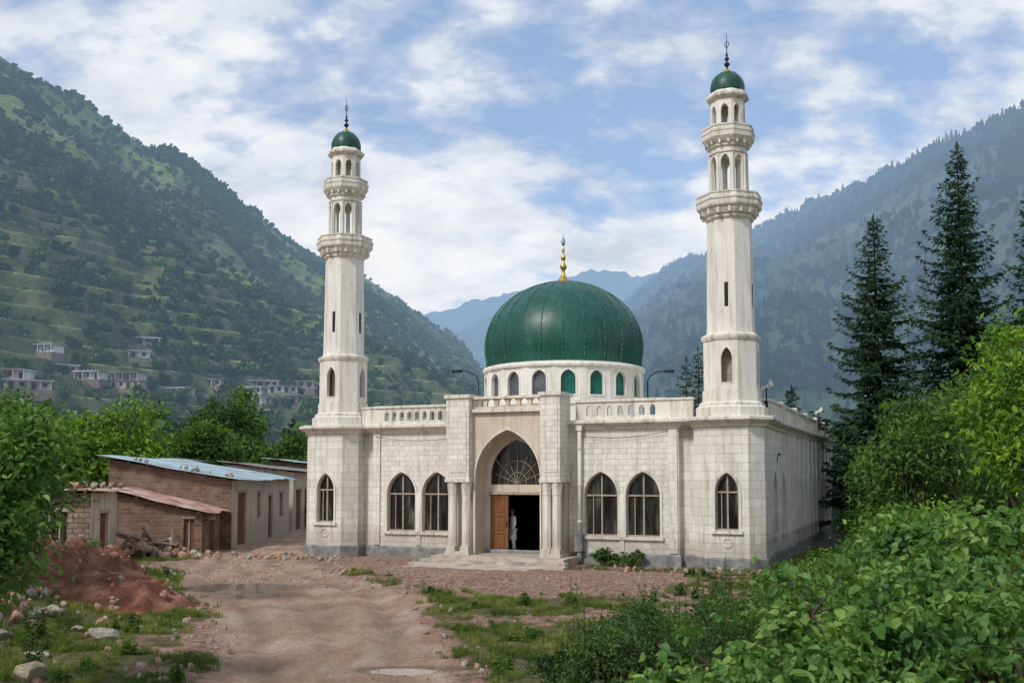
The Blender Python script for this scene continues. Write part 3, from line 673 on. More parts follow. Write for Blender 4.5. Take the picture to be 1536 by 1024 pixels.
right_t=[(640,690,2300),(760,600,2200),(860,520,2100),(920,470,2000),(965,428,1900),(1012,396,1750),(1060,380,1600),(1140,343,1450),(1200,313,1330),(1240,298,1250),(1300,271,1150),(1370,230,1050),(1420,213,1000),(1480,190,940),(1536,162,880),(1750,75,760),(2100,-65,700),(2600,-235,650)]
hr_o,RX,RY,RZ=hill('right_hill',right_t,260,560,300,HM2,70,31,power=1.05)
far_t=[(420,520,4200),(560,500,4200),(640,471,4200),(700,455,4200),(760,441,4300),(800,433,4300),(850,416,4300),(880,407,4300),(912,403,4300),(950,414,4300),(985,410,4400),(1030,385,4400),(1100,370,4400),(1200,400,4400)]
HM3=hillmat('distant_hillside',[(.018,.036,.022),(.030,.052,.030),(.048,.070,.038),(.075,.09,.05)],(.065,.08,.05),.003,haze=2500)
hill('distant_hill',far_t,2600,260,60,HM3,140,51,power=1.0)
mid_t=[(480,640,3000),(600,540,3000),(680,498,3000),(740,470,3000),(800,478,3000),(870,480,3000),(960,520,3000),(1050,560,3000)]
hill('distant_hill.001',mid_t,1900,200,60,HM3,110,61,power=1.0)

# ------------------------------------------------------------------ scatter
def scatter(name,pts,rots,scl,idx,protos):
    coll=bpy.data.collections.new(name+'_source')
    for p in protos: coll.objects.link(p)
    me=bpy.data.meshes.new(name); me.vertices.add(len(pts)); me.vertices.foreach_set('co',np.asarray(pts,dtype=np.float32).ravel())
    a=me.attributes.new('rot','FLOAT_VECTOR','POINT'); a.data.foreach_set('vector',np.asarray(rots,dtype=np.float32).ravel())
    a=me.attributes.new('scl','FLOAT','POINT'); a.data.foreach_set('value',np.asarray(scl,dtype=np.float32))
    a=me.attributes.new('idx','INT','POINT'); a.data.foreach_set('value',np.asarray(idx,dtype=np.int32))
    o=bpy.data.objects.new(name,me); COL.objects.link(o)
    ng=bpy.data.node_groups.new(name,'GeometryNodeTree')
    ng.interface.new_socket('Geometry',in_out='INPUT',socket_type='NodeSocketGeometry'); ng.interface.new_socket('Geometry',in_out='OUTPUT',socket_type='NodeSocketGeometry')
    gi=ng.nodes.new('NodeGroupInput');go=ng.nodes.new('NodeGroupOutput')
    ip=ng.nodes.new('GeometryNodeInstanceOnPoints'); ci=ng.nodes.new('GeometryNodeCollectionInfo')
    ci.inputs['Collection'].default_value=coll; ci.inputs['Separate Children'].default_value=True; ci.inputs['Reset Children'].default_value=True
    ng.links.new(gi.outputs[0],ip.inputs['Points']); ng.links.new(ci.outputs[0],ip.inputs['Instance']); ip.inputs['Pick Instance'].default_value=True
    def na(n,t):
        x=ng.nodes.new('GeometryNodeInputNamedAttribute'); x.data_type=t; x.inputs['Name'].default_value=n
        return next(q for q in x.outputs if q.enabled and q.name=='Attribute')
    ng.links.new(na('idx','INT'),ip.inputs['Instance Index']); ng.links.new(na('rot','FLOAT_VECTOR'),ip.inputs['Rotation']); ng.links.new(na('scl','FLOAT'),ip.inputs['Scale'])
    ng.links.new(ip.outputs[0],go.inputs[0])
    md=o.modifiers.new('scatter','NODES'); md.node_group=ng; return o

# ------------------------------------------------------------------ leaves
def leaf_arrays(P,Dn,L,W,fold=.25,simple=False,r=rng,upb=.55):
    n=len(P); up=r.normal(size=(n,3))*upb+np.array([0,0,1.0]); sd=np.cross(Dn,up); sd/= (np.linalg.norm(sd,axis=1,keepdims=True)+1e-9)
    nn=np.cross(sd,Dn); L=L[:,None]; Wd=L*W
    if simple:
        v=np.stack([P-Dn*L*.5,P+sd*Wd*.5+nn*L*.08,P+Dn*L*.5,P-sd*Wd*.5+nn*L*.08],1).reshape(-1,3)
        q=np.arange(4*n).reshape(-1,4); return v,q
    a=P-Dn*L*.5; tip=P+Dn*L*.5-nn*L*.12
    l1=P-Dn*L*.22-sd*Wd*.5+nn*Wd*fold; l2=P+Dn*L*.18-sd*Wd*.38+nn*Wd*fold*.7
    r1=P-Dn*L*.22+sd*Wd*.5+nn*Wd*fold; r2=P+Dn*L*.18+sd*Wd*.38+nn*Wd*fold*.7
    v=np.stack([a,l1,l2,tip,r2,r1],1).reshape(-1,3); o=(np.arange(n)*6)[:,None]
    q=np.concatenate([o+np.array([[0,3,2,1]]),o+np.array([[0,5,4,3]])],0); return v,q
def unit(v): return v/(np.linalg.norm(v,axis=1,keepdims=True)+1e-9)
def crown(center,rad,nl,nclump,per,leaf,r,spread=.13,W=.5,simple=False,lmax=.68):
    c=np.array(center);rad=np.array(rad)
    lob=r.normal(size=(nl,3)); lob=unit(lob)*(r.uniform(.2,lmax,size=(nl,1))); 
    lr=r.uniform(.28,.50,size=nl)
    k=r.integers(0,nl,nclump); d=unit(r.normal(size=(nclump,3))+np.array([0,0,.25])); rr=lr[k]*r.uniform(.55,1.08,nclump)
    cl=(lob[k]+d*rr[:,None])
    CL=c+cl*rad
    m=np.repeat(np.arange(nclump),per); sg=spread*np.mean(rad)
    P=CL[m]+r.normal(size=(len(m),3))*sg*np.array([1,1,.7]); 
    Dn=unit(unit(cl[m])*.6+r.normal(size=(len(m),3))*.7+np.array([0,0,-.25])); L=leaf*r.uniform(.5,1.35,len(m))
    v,q=leaf_arrays(P,Dn,L,W,simple=simple,r=r); return v,q,c+lob*rad,CL
def add_branches(mb,base,targets,r0,fork):
    fork=Vector(fork); mb.tube(base,fork,r0,r0*.62,8)
    for t in targets:
        t=Vector(t); mid=fork.lerp(t,.5)+Vector((0,0,-.08*(t-fork).length)); mb.tube(fork,mid,r0*.45,r0*.26,6); mb.tube(mid,t,r0*.26,r0*.07,5)
def combine(name,parts,mats):
    vs=[];qs=[];mi=[];o=0
    for v,q,k in parts:
        vs.append(v);qs.append(q+o);mi.append(np.full(len(q),k));o+=len(v)
    return mesh_np(name,np.concatenate(vs),np.concatenate(qs),mats,midx=np.concatenate(mi))
def mb_arr(mb):
    v=np.array(mb.v); q=[f for f in mb.f if len(f)==4]; return v,np.array(q)
def tree(name,x,y,z0,height,rad,leafsz,nclump,per,mat,seed,tr=.16,simple=False,low=.25,W=.5,nl=9,twig=True,spread=.11):
    r=np.random.default_rng(seed); ch=height*(1-low)
    v,q,lob,CL=crown((x,y,z0+height*low+ch*.5),(rad,rad,ch*.56),nl,nclump,per,leafsz,r,W=W,simple=simple,spread=spread)
    mb=MB(); add_branches(mb,(x,y,z0-.3),[tuple(l) for l in lob],tr,(x+.1*rad*r.normal(),y,z0+height*low*1.1+.2))
    if twig:
        for c in CL[::3]:
            j=np.argmin(np.linalg.norm(lob-c,axis=1)); mb.tube(tuple(lob[j]),tuple(c),tr*.10,.006,4)
    bv,bq=mb_arr(mb); return combine(name,[(v,q,0),(bv,bq,1)],[mat,M_bark])
def shrub(name,blobs,leafsz,mat,seed,dens=1.0,W=.55,per=14,simple=False,spread=.10):
    r=np.random.default_rng(seed); parts=[]; mb=MB()
    for (x,y,z,rx,ry,rz) in blobs:
        nc=int(dens*60*(rx*ry+ry*rz+rx*rz)/3/ (leafsz/.09)**1.2)+12
        v,q,lob,CL=crown((x,y,z),(rx,ry,rz),10,nc,per,leafsz,r,W=W,spread=spread,simple=simple,lmax=.75); parts.append((v,q,0))
        g=ghs(x,y)
        for l in lob: mb.tube((x+r.normal()*.1,y+r.normal()*.1,g-.1),tuple(l),.03,.012,5)
        for c in CL[::3]:
            j=np.argmin(np.linalg.norm(lob-c,axis=1)); mb.tube(tuple(lob[j]),tuple(c),.010,.004,4)
    bv,bq=mb_arr(mb); parts.append((bv,bq,1)); return combine(name,parts,[mat,M_bark])
def conifer(name,x,y,z0,H,R,seed,det=1.0):
    r=np.random.default_rng(seed); P=[];D=[];L=[]; mb=MB()
    mb.tube((x,y,z0-.3),(x,y,z0+H*.5),.014*H,.009*H,8); mb.tube((x,y,z0+H*.5),(x,y,z0+H),.009*H,.01,6)
    h=.08*H
    while h<H*.985:
        f=h/H; prof=(1-f)**.85*(.75+.25*min(1,f*5)); nb=int(6*det)+1; a0=r.uniform(0,6.28)
        for k in range(nb):
            a=a0+2*math.pi*k/nb+r.normal()*.25; Lb=R*prof*r.uniform(.5,1.2)+.12
            dr=.14+.22*(1-f)+r.normal()*.07; hb=h+r.normal()*.10
            ca,sa=math.cos(a),math.sin(a); ns=max(4,int(Lb*6.5*det))
            for j in range(ns):
                t=(j+.6)/ns; px=x+ca*Lb*t;py=y+sa*Lb*t;pz=z0+hb-dr*Lb*t+.28*Lb*t*t*t+.3*(f*f)*Lb*t
                for sgn in (-1,1):
                    aa=a+sgn*(.80+r.normal()*.18); l=(.26*Lb*(1-t*.75)+.17)*r.uniform(.6,1.2)
                    dz=-.10-r.uniform(0,.25); dv=np.array([math.cos(aa),math.sin(aa),dz]); dv/=np.linalg.norm(dv)
                    P.append(np.array([px,py,pz])+dv*l*.5);D.append(dv);L.append(l)
                    if r.random()<.75:
                        dv2=np.array([math.cos(aa)*.6,math.sin(aa)*.6,-.75]);dv2/=np.linalg.norm(dv2);l2=l*.5; q=np.array([px,py,pz])+dv*l*r.uniform(.3,.8)
                        P.append(q+dv2*l2*.5);D.append(dv2);L.append(l2)
            tip=(x+ca*Lb,y+sa*Lb,z0+hb-dr*Lb+.28*Lb+.3*f*f*Lb)
            mb.tube((x,y,z0+hb),((x+tip[0])/2,(y+tip[1])/2,z0+hb-dr*Lb*.5+.035*Lb+.15*f*f*Lb),.012+.010*Lb,.008+.005*Lb,4)
            P.append(np.array(tip));D.append(unit(np.array([[ca,sa,.15]]))[0]);L.append(.3+.05*Lb)
        h+=(.36 if det>=1 else .6)*(1.3-f*.6)
    P.append(np.array([x,y,z0+H]));D.append(np.array([0,0,1.]));L.append(.7)
    v,q=leaf_arrays(np.array(P),np.array(D),np.array(L),.36,simple=True,r=r,upb=.9)
    bv,bq=mb_arr(mb); return combine(name,[(v,q,0),(bv,bq,1)],[L_conif,M_bark])

conifer('fir_tree',19.1,52,0,16.9,4.5,1); conifer('fir_tree.001',22.7,50,0,20.1,4.7,2); conifer('fir_tree.002',24.6,46,0,17.4,4.1,3)
conifer('fir_tree.003',27.5,50,0,16,4.0,4); conifer('fir_tree.004',16.8,60,0,8.6,2.4,5)
conifer('fir_tree.005',13.3,76,0,12.2,2.6,6,.9); conifer('fir_tree.006',14.8,79,0,13.4,2.7,7,.9)

# broadleaf trees, right
tree('broadleaf_tree',10.5,20,.8,6.0,1.7,.15,220,22,L_bright,11,tr=.11,low=.30,spread=.12)
tree('broadleaf_tree.001',12.4,30,.6,5.9,2.5,.17,330,22,L_mid,12,tr=.12,low=.12)
tree('broadleaf_tree.002',15.8,33,.6,6.6,2.8,.18,330,22,L_mid,13,tr=.14,low=.12)
tree('broadleaf_tree.003',13.6,26,.6,6.6,2.3,.16,300,22,L_dark,14,tr=.14,low=.15)
tree('broadleaf_tree.004',18.4,40,.6,7.4,3.2,.22,280,22,L_dark,15,tr=.16,low=.12)
tree('broadleaf_tree.005',10.2,17,1.4,3.2,1.5,.13,260,24,L_bright,16,tr=.09,low=.1)
tree('broadleaf_tree.006',22,40,.5,7.0,3.2,.22,260,22,L_dark,17,tr=.16,low=.12)
tree('broadleaf_tree.007',17.6,48,.3,4.6,2.4,.2,240,22,L_mid,18,tr=.12,low=.05)
# left
tree('broadleaf_tree.008',-7.9,14.6,.3,4.6,1.75,.13,380,24,L_vine,21,tr=.09,low=.12)
tree('broadleaf_tree.009',-12.4,23,.8,4.2,2.1,.14,320,24,L_mid,22,tr=.1,low=.1)
tree('broadleaf_tree.010',-25,60,0,8.2,4.0,.34,330,20,L_bright,23,tr=.2,low=.12)
tree('broadleaf_tree.011',-31,62,0,8.6,4.2,.34,330,20,L_mid,24,tr=.2,low=.12)
tree('broadleaf_tree.012',-20.5,66,0,7.6,3.4,.34,300,20,L_mid,25,tr=.2,low=.12)
tree('broadleaf_tree.013',-28,95,0,11.0,5.0,.45,280,20,L_dark,26,tr=.25,low=.1)
tree('broadleaf_tree.014',-22,92,0,8.0,4.0,.45,260,20,L_mid,27,tr=.22,low=.1)
tree('broadleaf_tree.015',-34,85,0,8.8,4.4,.42,260,20,L_dark,28,tr=.22,low=.1)
tree('broadleaf_tree.016',-17.5,88,0,6.4,3.4,.4,240,20,L_mid,29,tr=.2,low=.1)
tree('broadleaf_tree.017',-24,44,.2,5.2,3.0,.24,300,22,L_mid,30,tr=.16,low=.08)
tree('broadleaf_tree.018',-21,38,.6,4.4,2.6,.2,300,22,L_mid,31,tr=.14,low=.08)
tree('broadleaf_tree.019',-38,110,0,11,5.5,.5,260,20,L_dark,32,tr=.25,low=.1)
tree('broadleaf_tree.020',-32.5,120,0,13.5,5.0,.5,280,20,L_mid,33,tr=.25,low=.15)

# foreground shrubs
shrub('leafy_vine',[(2.35,9.3,1.30,1.2,1.1,.85),(3.6,9.6,1.55,1.3,1.2,.95),(4.9,10.3,1.85,1.4,1.3,1.05),(3.1,7.8,1.15,1.2,.9,.8),(1.45,8.9,1.05,.85,.8,.75),(4.4,8.2,1.4,1.1,1.0,.9),(5.6,12.2,2.1,1.6,1.3,1.0),(2.2,7.4,.9,1.0,.8,.6),(3.9,11.6,1.5,1.4,1.1,.9),(3.5,6.8,1.35,1.0,.8,.75),(2.8,6.6,1.1,.8,.7,.6),(4.2,7.2,1.5,.9,.8,.8)],.125,L_vine,41,dens=2.5,W=.66,per=14,spread=.10)
shrub('dark_shrub',[(1.3,13.6,.75,.95,.9,1.05),(2.3,14.6,.75,1.1,.9,.95),(.85,14.6,.45,.7,.7,.7),(2.9,12.9,.9,1.0,.9,.9)],.075,L_dark,42,dens=3.2,W=.45,per=16)
shrub('wild_shrub',[(4.0,18.0,.75,1.3,1.0,.85),(5.6,19.8,.95,1.5,1.2,1.0),(3.4,20.8,.45,1.2,.8,.6),(7.2,19.5,1.3,1.6,1.2,1.1),(4.9,15.6,1.1,1.4,1.1,.95),(2.9,16.6,.6,1.2,.9,.75),(6.3,16.8,1.5,1.5,1.2,1.0)],.085,L_mid,43,dens=2.3,W=.45,per=14)
shrub('wild_shrub.001',[(9.4,24,1.2,1.8,1.5,1.1),(11.2,28,1.3,1.8,1.6,1.4),(9.9,28.6,.6,1.3,1.0,.8),(13,33,1.1,2,1.6,1.3),(8.6,19.5,1.9,1.5,1.3,1.1),(7.4,22.6,.9,1.3,1.1,.8)],.11,L_bright,44,dens=1.9,W=.5,per=14)
shrub('wild_shrub.002',[(13.7,38,1.0,1.6,2.0,1.2),(15.6,44,1.0,1.6,2.5,1.3),(12.2,34.6,.6,1.2,1.2,.8),(9.0,15.8,2.3,1.8,1.5,1.2),(7.2,13.6,2.0,1.4,1.2,1.0)],.12,L_mid,45,dens=1.9,W=.5,per=14)
u,v=m2w(3.9,-1.3); shrub('entrance_shrub',[(u,v,.35,.85,.5,.45),(u+1.0,v-.25,.25,.6,.4,.35)],.10,L_mid,46,dens=3.0,W=.7)
shrub('roadside_shrub',[(-11.4,20.5,1.0,1.5,1.4,.9),(-12.0,28.5,1.0,1.0,1.2,.8),(-9.8,17.4,.5,.9,.8,.5)],.085,L_mid,47,dens=1.6,W=.45)
def weeds(name,lst,mat,seed):
    r=np.random.default_rng(seed); P=[];D=[];L=[]; mb=MB()
    for x,y,h,sp in lst:
        for k in range(7 if h>.6 else 5):
            a=r.uniform(0,6.28); g=ghs(x,y); top=np.array([x+sp*math.cos(a)*r.uniform(.2,1),y+sp*math.sin(a)*r.uniform(.2,1),g+h*r.uniform(.6,1.0)]); b=np.array([x+.1*math.cos(a),y+.1*math.sin(a),g-.05])
            mb.tube(tuple(b),tuple(top),.010,.004,4)
            for j in range(26):
                t=r.uniform(.15,1); p=b+(top-b)*t; d=unit(np.array([[r.normal(),r.normal(),.2]]))[0]; l=.05+.07*(1-t); P.append(p+d*l*.6);D.append(d);L.append(l*1.3)
    v,q=leaf_arrays(np.array(P),np.array(D),np.array(L),.42,r=r); bv,bq=mb_arr(mb); return combine(name,[(v,q,0),(bv,bq,1)],[mat,M_bark])
wl=[(1.0,13.9,1.9,.35),(2.6,15.8,1.7,.4),(3.9,19,1.9,.4),(4.9,22,1.5,.5),(1.8,16.5,1.3,.4),(6.2,21.5,1.9,.5),(3.2,17.0,1.7,.4),(7.2,24.5,1.4,.6),(5.6,27,.9,.5),(3.4,25.5,.7,.5),(-9.4,20,.7,.4),(-8.4,17.6,.6,.4),(8.3,30,.7,.5)]
rw=random.Random(3)
for _ in range(130):
    x,y=rw.uniform(-12,9),rw.uniform(15,34)
    g_=masks(np.array([x]),np.array([y]))[1][0]
    if g_>.35 and roadd(np.array([x]),np.array([y]))[0]>.1: wl.append((x,y,rw.uniform(.15,.42),.16))
weeds('tall_weeds',wl,L_mid,5)

def tuft(name,seed,n=26,h=.16):
    r=np.random.default_rng(seed); v=[];q=[]
    for i in range(n):
        a=r.uniform(0,6.28);d=r.uniform(0,.12); x,y=d*math.cos(a),d*math.sin(a); hh=h*r.uniform(.5,1.2); ln=r.uniform(.1,.8)*hh; w=.006
        px,py=-math.sin(a)*w,math.cos(a)*w; o=len(v)
        v+=[(x-px,y-py,0),(x+px,y+py,0),(x+math.cos(a)*ln*.4+px*.8,y+math.sin(a)*ln*.4+py*.8,hh*.6),(x+math.cos(a)*ln*.4-px*.8,y+math.sin(a)*ln*.4-py*.8,hh*.6),(x+math.cos(a)*ln,y+math.sin(a)*ln,hh)]
        q+=[(o,o+1,o+2,o+3),(o+3,o+2,o+4,o+4)]
    me=bpy.data.meshes.new(name); me.from_pydata(v,[],[f if len(set(f))==4 else (f[0],f[1],f[2]) for f in q]); me.materials.append(L_grass); return bpy.data.objects.new(name,me)
n=70000; gx=rng.uniform(-16,14,n); gy=rng.uniform(14,46,n); _,g,_w=masks(gx,gy)
lu=(gx-.391)*cfs-(gy-40.3)*sfs; lv=(gx-.391)*sfs+(gy-40.3)*cfs
keep=(g*sst(.34,.60,fbm(gx*1.8,gy*1.8,4,5))>rng.uniform(.08,.95,n))&~((lv>-1.4)&(np.abs(lu)<10))&~((lv>-5.4)&(np.abs(lu)<3.3)); gx,gy=gx[keep],gy[keep]
z=gh(gx,gy); k=len(gx)
scatter('grass',np.stack([gx,gy,z],-1),np.stack([0*gx,0*gx,rng.uniform(0,6.28,k)],-1),rng.uniform(.35,1.1,k)*(.5+.8*fbm(gx*.9,gy*.9,3,6)),rng.integers(0,3,k),[tuft('grass_tuft_a',1),tuft('grass_tuft_b',2,30,.12),tuft('grass_tuft_c',3,20,.2)])

# rocks
def rock(name,mat,seed,link=False,sub=3):
    import bmesh
    bm=bmesh.new(); bmesh.ops.create_icosphere(bm,subdivisions=sub,radius=.5); r=random.Random(seed)
    pl=[Vector((r.gauss(0,1),r.gauss(0,1),r.gauss(0,1))).normalized() for _ in range(10)]
    for v in bm.verts:
        for p in pl:
            d=v.co.dot(p); 
            if d>.33: v.co-=p*(d-.33)*.9
        v.co.z*=.75; v.co.x*=1.15
    me=bpy.data.meshes.new(name); bm.to_mesh(me); bm.free(); me.materials.append(mat); o=bpy.data.objects.new(name,me)
    if link: COL.objects.link(o)
    return o
P=[];SC=[]
def addrocks(n,xr,yr,s0,s1,cond=None,pw=3):
    for _ in range(n):
        x=random.uniform(*xr);y=random.uniform(*yr)
        if cond and not cond(x,y): continue
        s=s0+(s1-s0)*random.random()**pw; P.append((x,y,ghs(x,y)+s*.1));SC.append(s)
def lc(x,y): return ((x-.391)*cfs-(y-40.3)*sfs,(x-.391)*sfs+(y-40.3)*cfs)
okm=lambda x,y:(lambda l:not(l[1]>-1.3 and abs(l[0])<10) and not (l[1]>-5.4 and abs(l[0])<3.4))(lc(x,y))
rdx=lambda x,y: roadd(np.array([x]),np.array([y]))[0]
off=lambda x,y: okm(x,y) and rdx(x,y)>-.1
for _ in range(2600):
    u_=random.uniform(-10.5,8.5); v_=random.uniform(-11.5,-1.4); x,y=m2w(u_,v_)
    if not okm(x,y): continue
    s=.03+.11*random.random()**4; P.append((x,y,ghs(x,y)+s*.06)); SC.append(s)
for cu,cv,n_,sp_ in ((-9.6,-3.2,90,.9),(-10.3,-1.2,50,.7),(6.5,-2.2,40,1.6),(8.8,-2.2,50,.8),(-7.6,-2.4,30,1.0)):
    for _ in range(n_):
        x,y=m2w(cu+random.gauss(0,sp_),cv+random.gauss(0,sp_*.45))
        if okm(x,y): s=.07+.25*random.random()**2; P.append((x,y,ghs(x,y)+s*.15)); SC.append(s)
addrocks(700,(-13,-5),(15,36),.03,.22,off); addrocks(1600,(-6,3),(13,32),.012,.06,okm,4)
addrocks(1400,(-12,3),(14,36),.04,.22,lambda x,y: okm(x,y) and -.35<rdx(x,y)<.7,3)
k=len(P); scatter('gravel_stones',np.array(P),np.random.default_rng(3).uniform(0,6.28,(k,3)),np.array(SC),rng.integers(0,4,k),[rock('stone_a',M_redrock,1,sub=2),rock('stone_b',M_rock,2,sub=2),rock('stone_c',M_redrock,3,sub=2),rock('stone_d',M_rock,4,sub=2)])
for i,(x,y,s,rz) in enumerate([(-8.1,20.2,.62,.3),(-9.9,19.6,.5,1.2),(-7.9,16.6,.75,2.0),(-8.6,18.4,.4,.7),(-10.6,20.5,.6,.1),(-8.9,17.0,.3,1),(-10.2,22,.45,2),(-9.1,21.2,.3,1.5)]):
    o=rock('boulder',M_rock,50+i,True,4); o.scale=(s,s*.8,s*.75); o.rotation_euler=(.1,.2,rz); o.location=(x,y,ghs(x,y)+s*.16)
# red earth mound
n=130; a=np.linspace(-1.3,1.3,n); MX,MY=np.meshgrid(a,a)
X=-10.9+MX*3.4; Y=26.0+MY*2.3
def bump(cx,cy,sx,sy,h,p=1.0):
    q=np.hypot((X-cx)/sx,(Y-cy)/sy)+(fbm(X*.9,Y*.9,4,8)-.5)*.5; return h*np.clip(1-q,0,1)**p
B=np.maximum.reduce([bump(-11.1,26.2,2.5,2.0,1.35,.9),bump(-9.8,25.3,2.1,1.5,.85,.9),bump(-12.6,26.5,2.2,2.0,1.4,.9),bump(-9.0,24.9,1.4,1.0,.4),bump(-10.6,27.0,1.7,1.4,1.2)])
Z=gh(X,Y)-.10+B*(.7+.6*fbm(X*1.2,Y*1.2,4,2))+(fbm(X*4.5,Y*4.5,4,4)-.5)*.34*np.clip(B*3,0,1)
Z=Z-.3*sst(.08,0,B)
grid_obj('dirt_mound',X,Y,Z,M_dirt)
P=[];SC=[]
for _ in range(1100):
    i0=random.randrange(n);j0=random.randrange(n)
    if B[i0,j0]<.02: continue
    s=.03+.24*random.random()**3.2; P.append((X[i0,j0],Y[i0,j0],Z[i0,j0]+.05*s));SC.append(s)
for _ in range(200):
    x=-15.0+random.gauss(0,1.1); y=41.9+random.gauss(0,.7); s=.14+.45*random.random()**2; P.append((x,y,max(.05,1.0-abs(x+15.0)*.5-abs(y-41.9)*.4)*random.random()+.05));SC.append(s)
for _ in range(110):
    x=-11.6+random.gauss(0,.9); y=23+random.gauss(0,1.4); s=.10+.34*random.random()**2; P.append((x,y,ghs(x,y)+.1));SC.append(s)
k=len(P); scatter('rubble_pile',np.array(P),np.random.default_rng(4).uniform(0,6.28,(k,3)),np.array(SC),rng.integers(0,3,k),[rock('rubble_a',M_redrock,11,sub=2),rock('rubble_b',M_redrock,12,sub=2),rock('rubble_c',M_rock,13,sub=2)])
pk=MB()
for i in range(18):
    x=-15.0+random.gauss(0,.7);y=41.5+random.gauss(0,.5); d=Vector((random.gauss(0,1),random.gauss(0,.6),random.uniform(.1,.6))).normalized(); l=random.uniform(.6,1.3)
    p=Vector((x,y,.4+random.random()*.6)); pk.tube(p-d*l/2,p+d*l/2,.09,.07,4,0,False)
pk.obj('broken_planks',nmat('grey_timber',[(.14,.10,.08),(.32,.25,.2)],5,rough=.95))

# ------------------------------------------------------------------ SHEDS
def corr(mb,p00,p10,p01,amp=.02,pitch=.15,mi=0):
    p00,p10,p01=Vector(p00),Vector(p10),Vector(p01); L=(p10-p00).length; n=int(L/pitch*4); nr=4; vs=[];fs=[]
    a=(p10-p00).normalized(); nn=a.cross((p01-p00).normalized()); 
    if nn.z<0: nn=-nn
    for j in range(nr+1):
        for i in range(n+1):
            t=i/n; vs.append(p00+(p10-p00)*t+(p01-p00)*(j/nr)*(1+.012*math.sin(i//24*2.3))+nn*(amp*math.sin(2*math.pi*t*L/pitch)+.03*math.sin(9*t+j*2)))
    for j in range(nr):
        for i in range(n): fs.append((j*(n+1)+i,j*(n+1)+i+1,(j+1)*(n+1)+i+1,(j+1)*(n+1)+i))
    mb.add(vs,fs,mi,True)
def wallq(mb,p0,p1,z0a,z1a,z1b,holes,mi,th=.18):
    L=math.hypot(p1[0]-p0[0],p1[1]-p0[1]); T=((p1[0]-p0[0])/L,(p1[1]-p0[1])/L); Nn=(-T[1],T[0])
    mb.panel(p0,T,Nn,[(0,z0a),(L,z0a),(L,z1b),(0,z1a)],[[(a,c),(b,c),(b,d),(a,d)] for a,b,c,d in holes],thick=th,mi=mi)
    return L,T,Nn
def shed(name,x0,x1,y0,y1,zl,zr,mats,roofmat,holesF,holesR,frontmi=0,sidemi=0,oh=.45,rot=0):
    e=empty(name,(x1,y0,0),rot); w=x1-x0;d=y1-y0; mb=MB()
    wallq(mb,(-w,0),(0,0),-.3,zl,zr,holesF,frontmi); L,T,Nn=wallq(mb,(0,0),(0,d),-.3,zr,zr,holesR,sidemi)
    wallq(mb,(0,d),(-w,d),-.3,zr,zl,[],sidemi); wallq(mb,(-w,d),(-w,0),-.3,zl,zl,[],frontmi)
    mb.obj('walls',mats,e)
    dm=MB()
    for a,b,c,dd in holesR:
        T=(0,1);Nn=(-1,0); dm.obox((0,0),T,Nn,a,b,c,dd,.12,.15,0 if c<.3 else 1)
        if c<.3:
            for k in range(4): dm.obox((0,0),T,Nn,a+.04+(b-a-.08)*k/4,a+(b-a-.08)*(k+1)/4,c+.05,dd-.06,.09,.118,0)
        else: 
            for k in range(1,4): dm.obox((0,0),T,Nn,a+(b-a)*k/4-.02,a+(b-a)*k/4+.02,c,dd,.07,.11,2)
        dm.obox((0,0),T,Nn,a-.08,b+.08,dd+.003,dd+.14,-.03,.05,2)
    for a,b,c,dd in holesF:
        T=(1,0);Nn=(0,1); dm.obox((-w,0),T,Nn,a,b,c,dd,.12,.15,0 if c<.3 else 1); dm.obox((-w,0),T,Nn,a-.08,b+.08,dd+.003,dd+.14,-.03,.05,2)
        dm.obox((-w,0),T,Nn,(a+b)/2-.025,(a+b)/2+.025,c,dd,.07,.118,2)
    if dm.v: dm.obj('doors_and_windows',[M_door,M_glass,M_frame],e)
    rf=MB(); sl=(zr-zl)/w
    corr(rf,(-w-oh,-oh,zl-sl*oh+.10),(-w-oh,d+oh,zl-sl*oh+.10),(oh,-oh,zr+sl*oh+.10))
    rf.obj('roof',roofmat,e)
    bm_=MB(); 
    for k in range(int(w/.9)+1):
        x=-w+.1+k*.9; bm_.box(x,x+.08,-oh+.05,d+oh-.05,zl+sl*(x+w)-.03,zl+sl*(x+w)+.055)
    bm_.obj('rafters',M_bark,e)
    return e
shed('brick_shed',-18.9,-13.1,47,59,4.15,3.15,[M_brick,M_plas],M_blue,[],[(1.0,2.6,.05,2.55),(4.6,5.4,1.2,2.5),(7.0,8.0,.05,2.3),(9.6,10.5,1.1,2.4)],0,1)
shed('brick_shed.001',-17.3,-13.5,43.8,46.5,2.65,1.75,[M_brick,M_plas],M_rust,[(3.0,3.45,.0,1.5)],[(1,1.8,.0,1.4)],0,0,oh=.4)
shed('stone_shed',-20.5,-16.1,38.4,40.9,2.85,2.7,[M_stone,M_plas],M_rust,[(2.9,3.5,.7,2.0)],[(.9,1.7,.05,1.9)],0,1,oh=.5)
shed('village_shop',-17.4,-13.3,61,68,4.1,3.6,[M_plas,M_plas],M_greyroof,[],[(.8,2.4,.05,2.5),(3.4,5.2,.05,2.5)],0,0)
shed('village_shop.001',-17.5,-13.6,72,80,4.5,4.1,[M_plas,M_stone],M_blue,[(1,2,1,2.2)],[(.8,2.6,.05,2.6),(3.6,5.6,.05,2.6)],1,0)
shed('village_shop.002',-24,-19.6,63,70,4.7,4.2,[M_stone,M_plas],M_greyroof,[(1,2,1,2.2)],[],0,0)
P=[];SC=[]
for _ in range(40): P.append((random.uniform(-20.6,-15.9),random.choice([38.2,40.9])+random.uniform(-.2,.4),2.95+random.random()*.08));SC.append(random.uniform(.15,.38))
for _ in range(14):
    xx_=random.uniform(-18.8,-13.2); P.append((xx_,47+random.uniform(-.2,.5),4.15-(xx_+18.9)/5.8+.2)); SC.append(random.uniform(.15,.3))
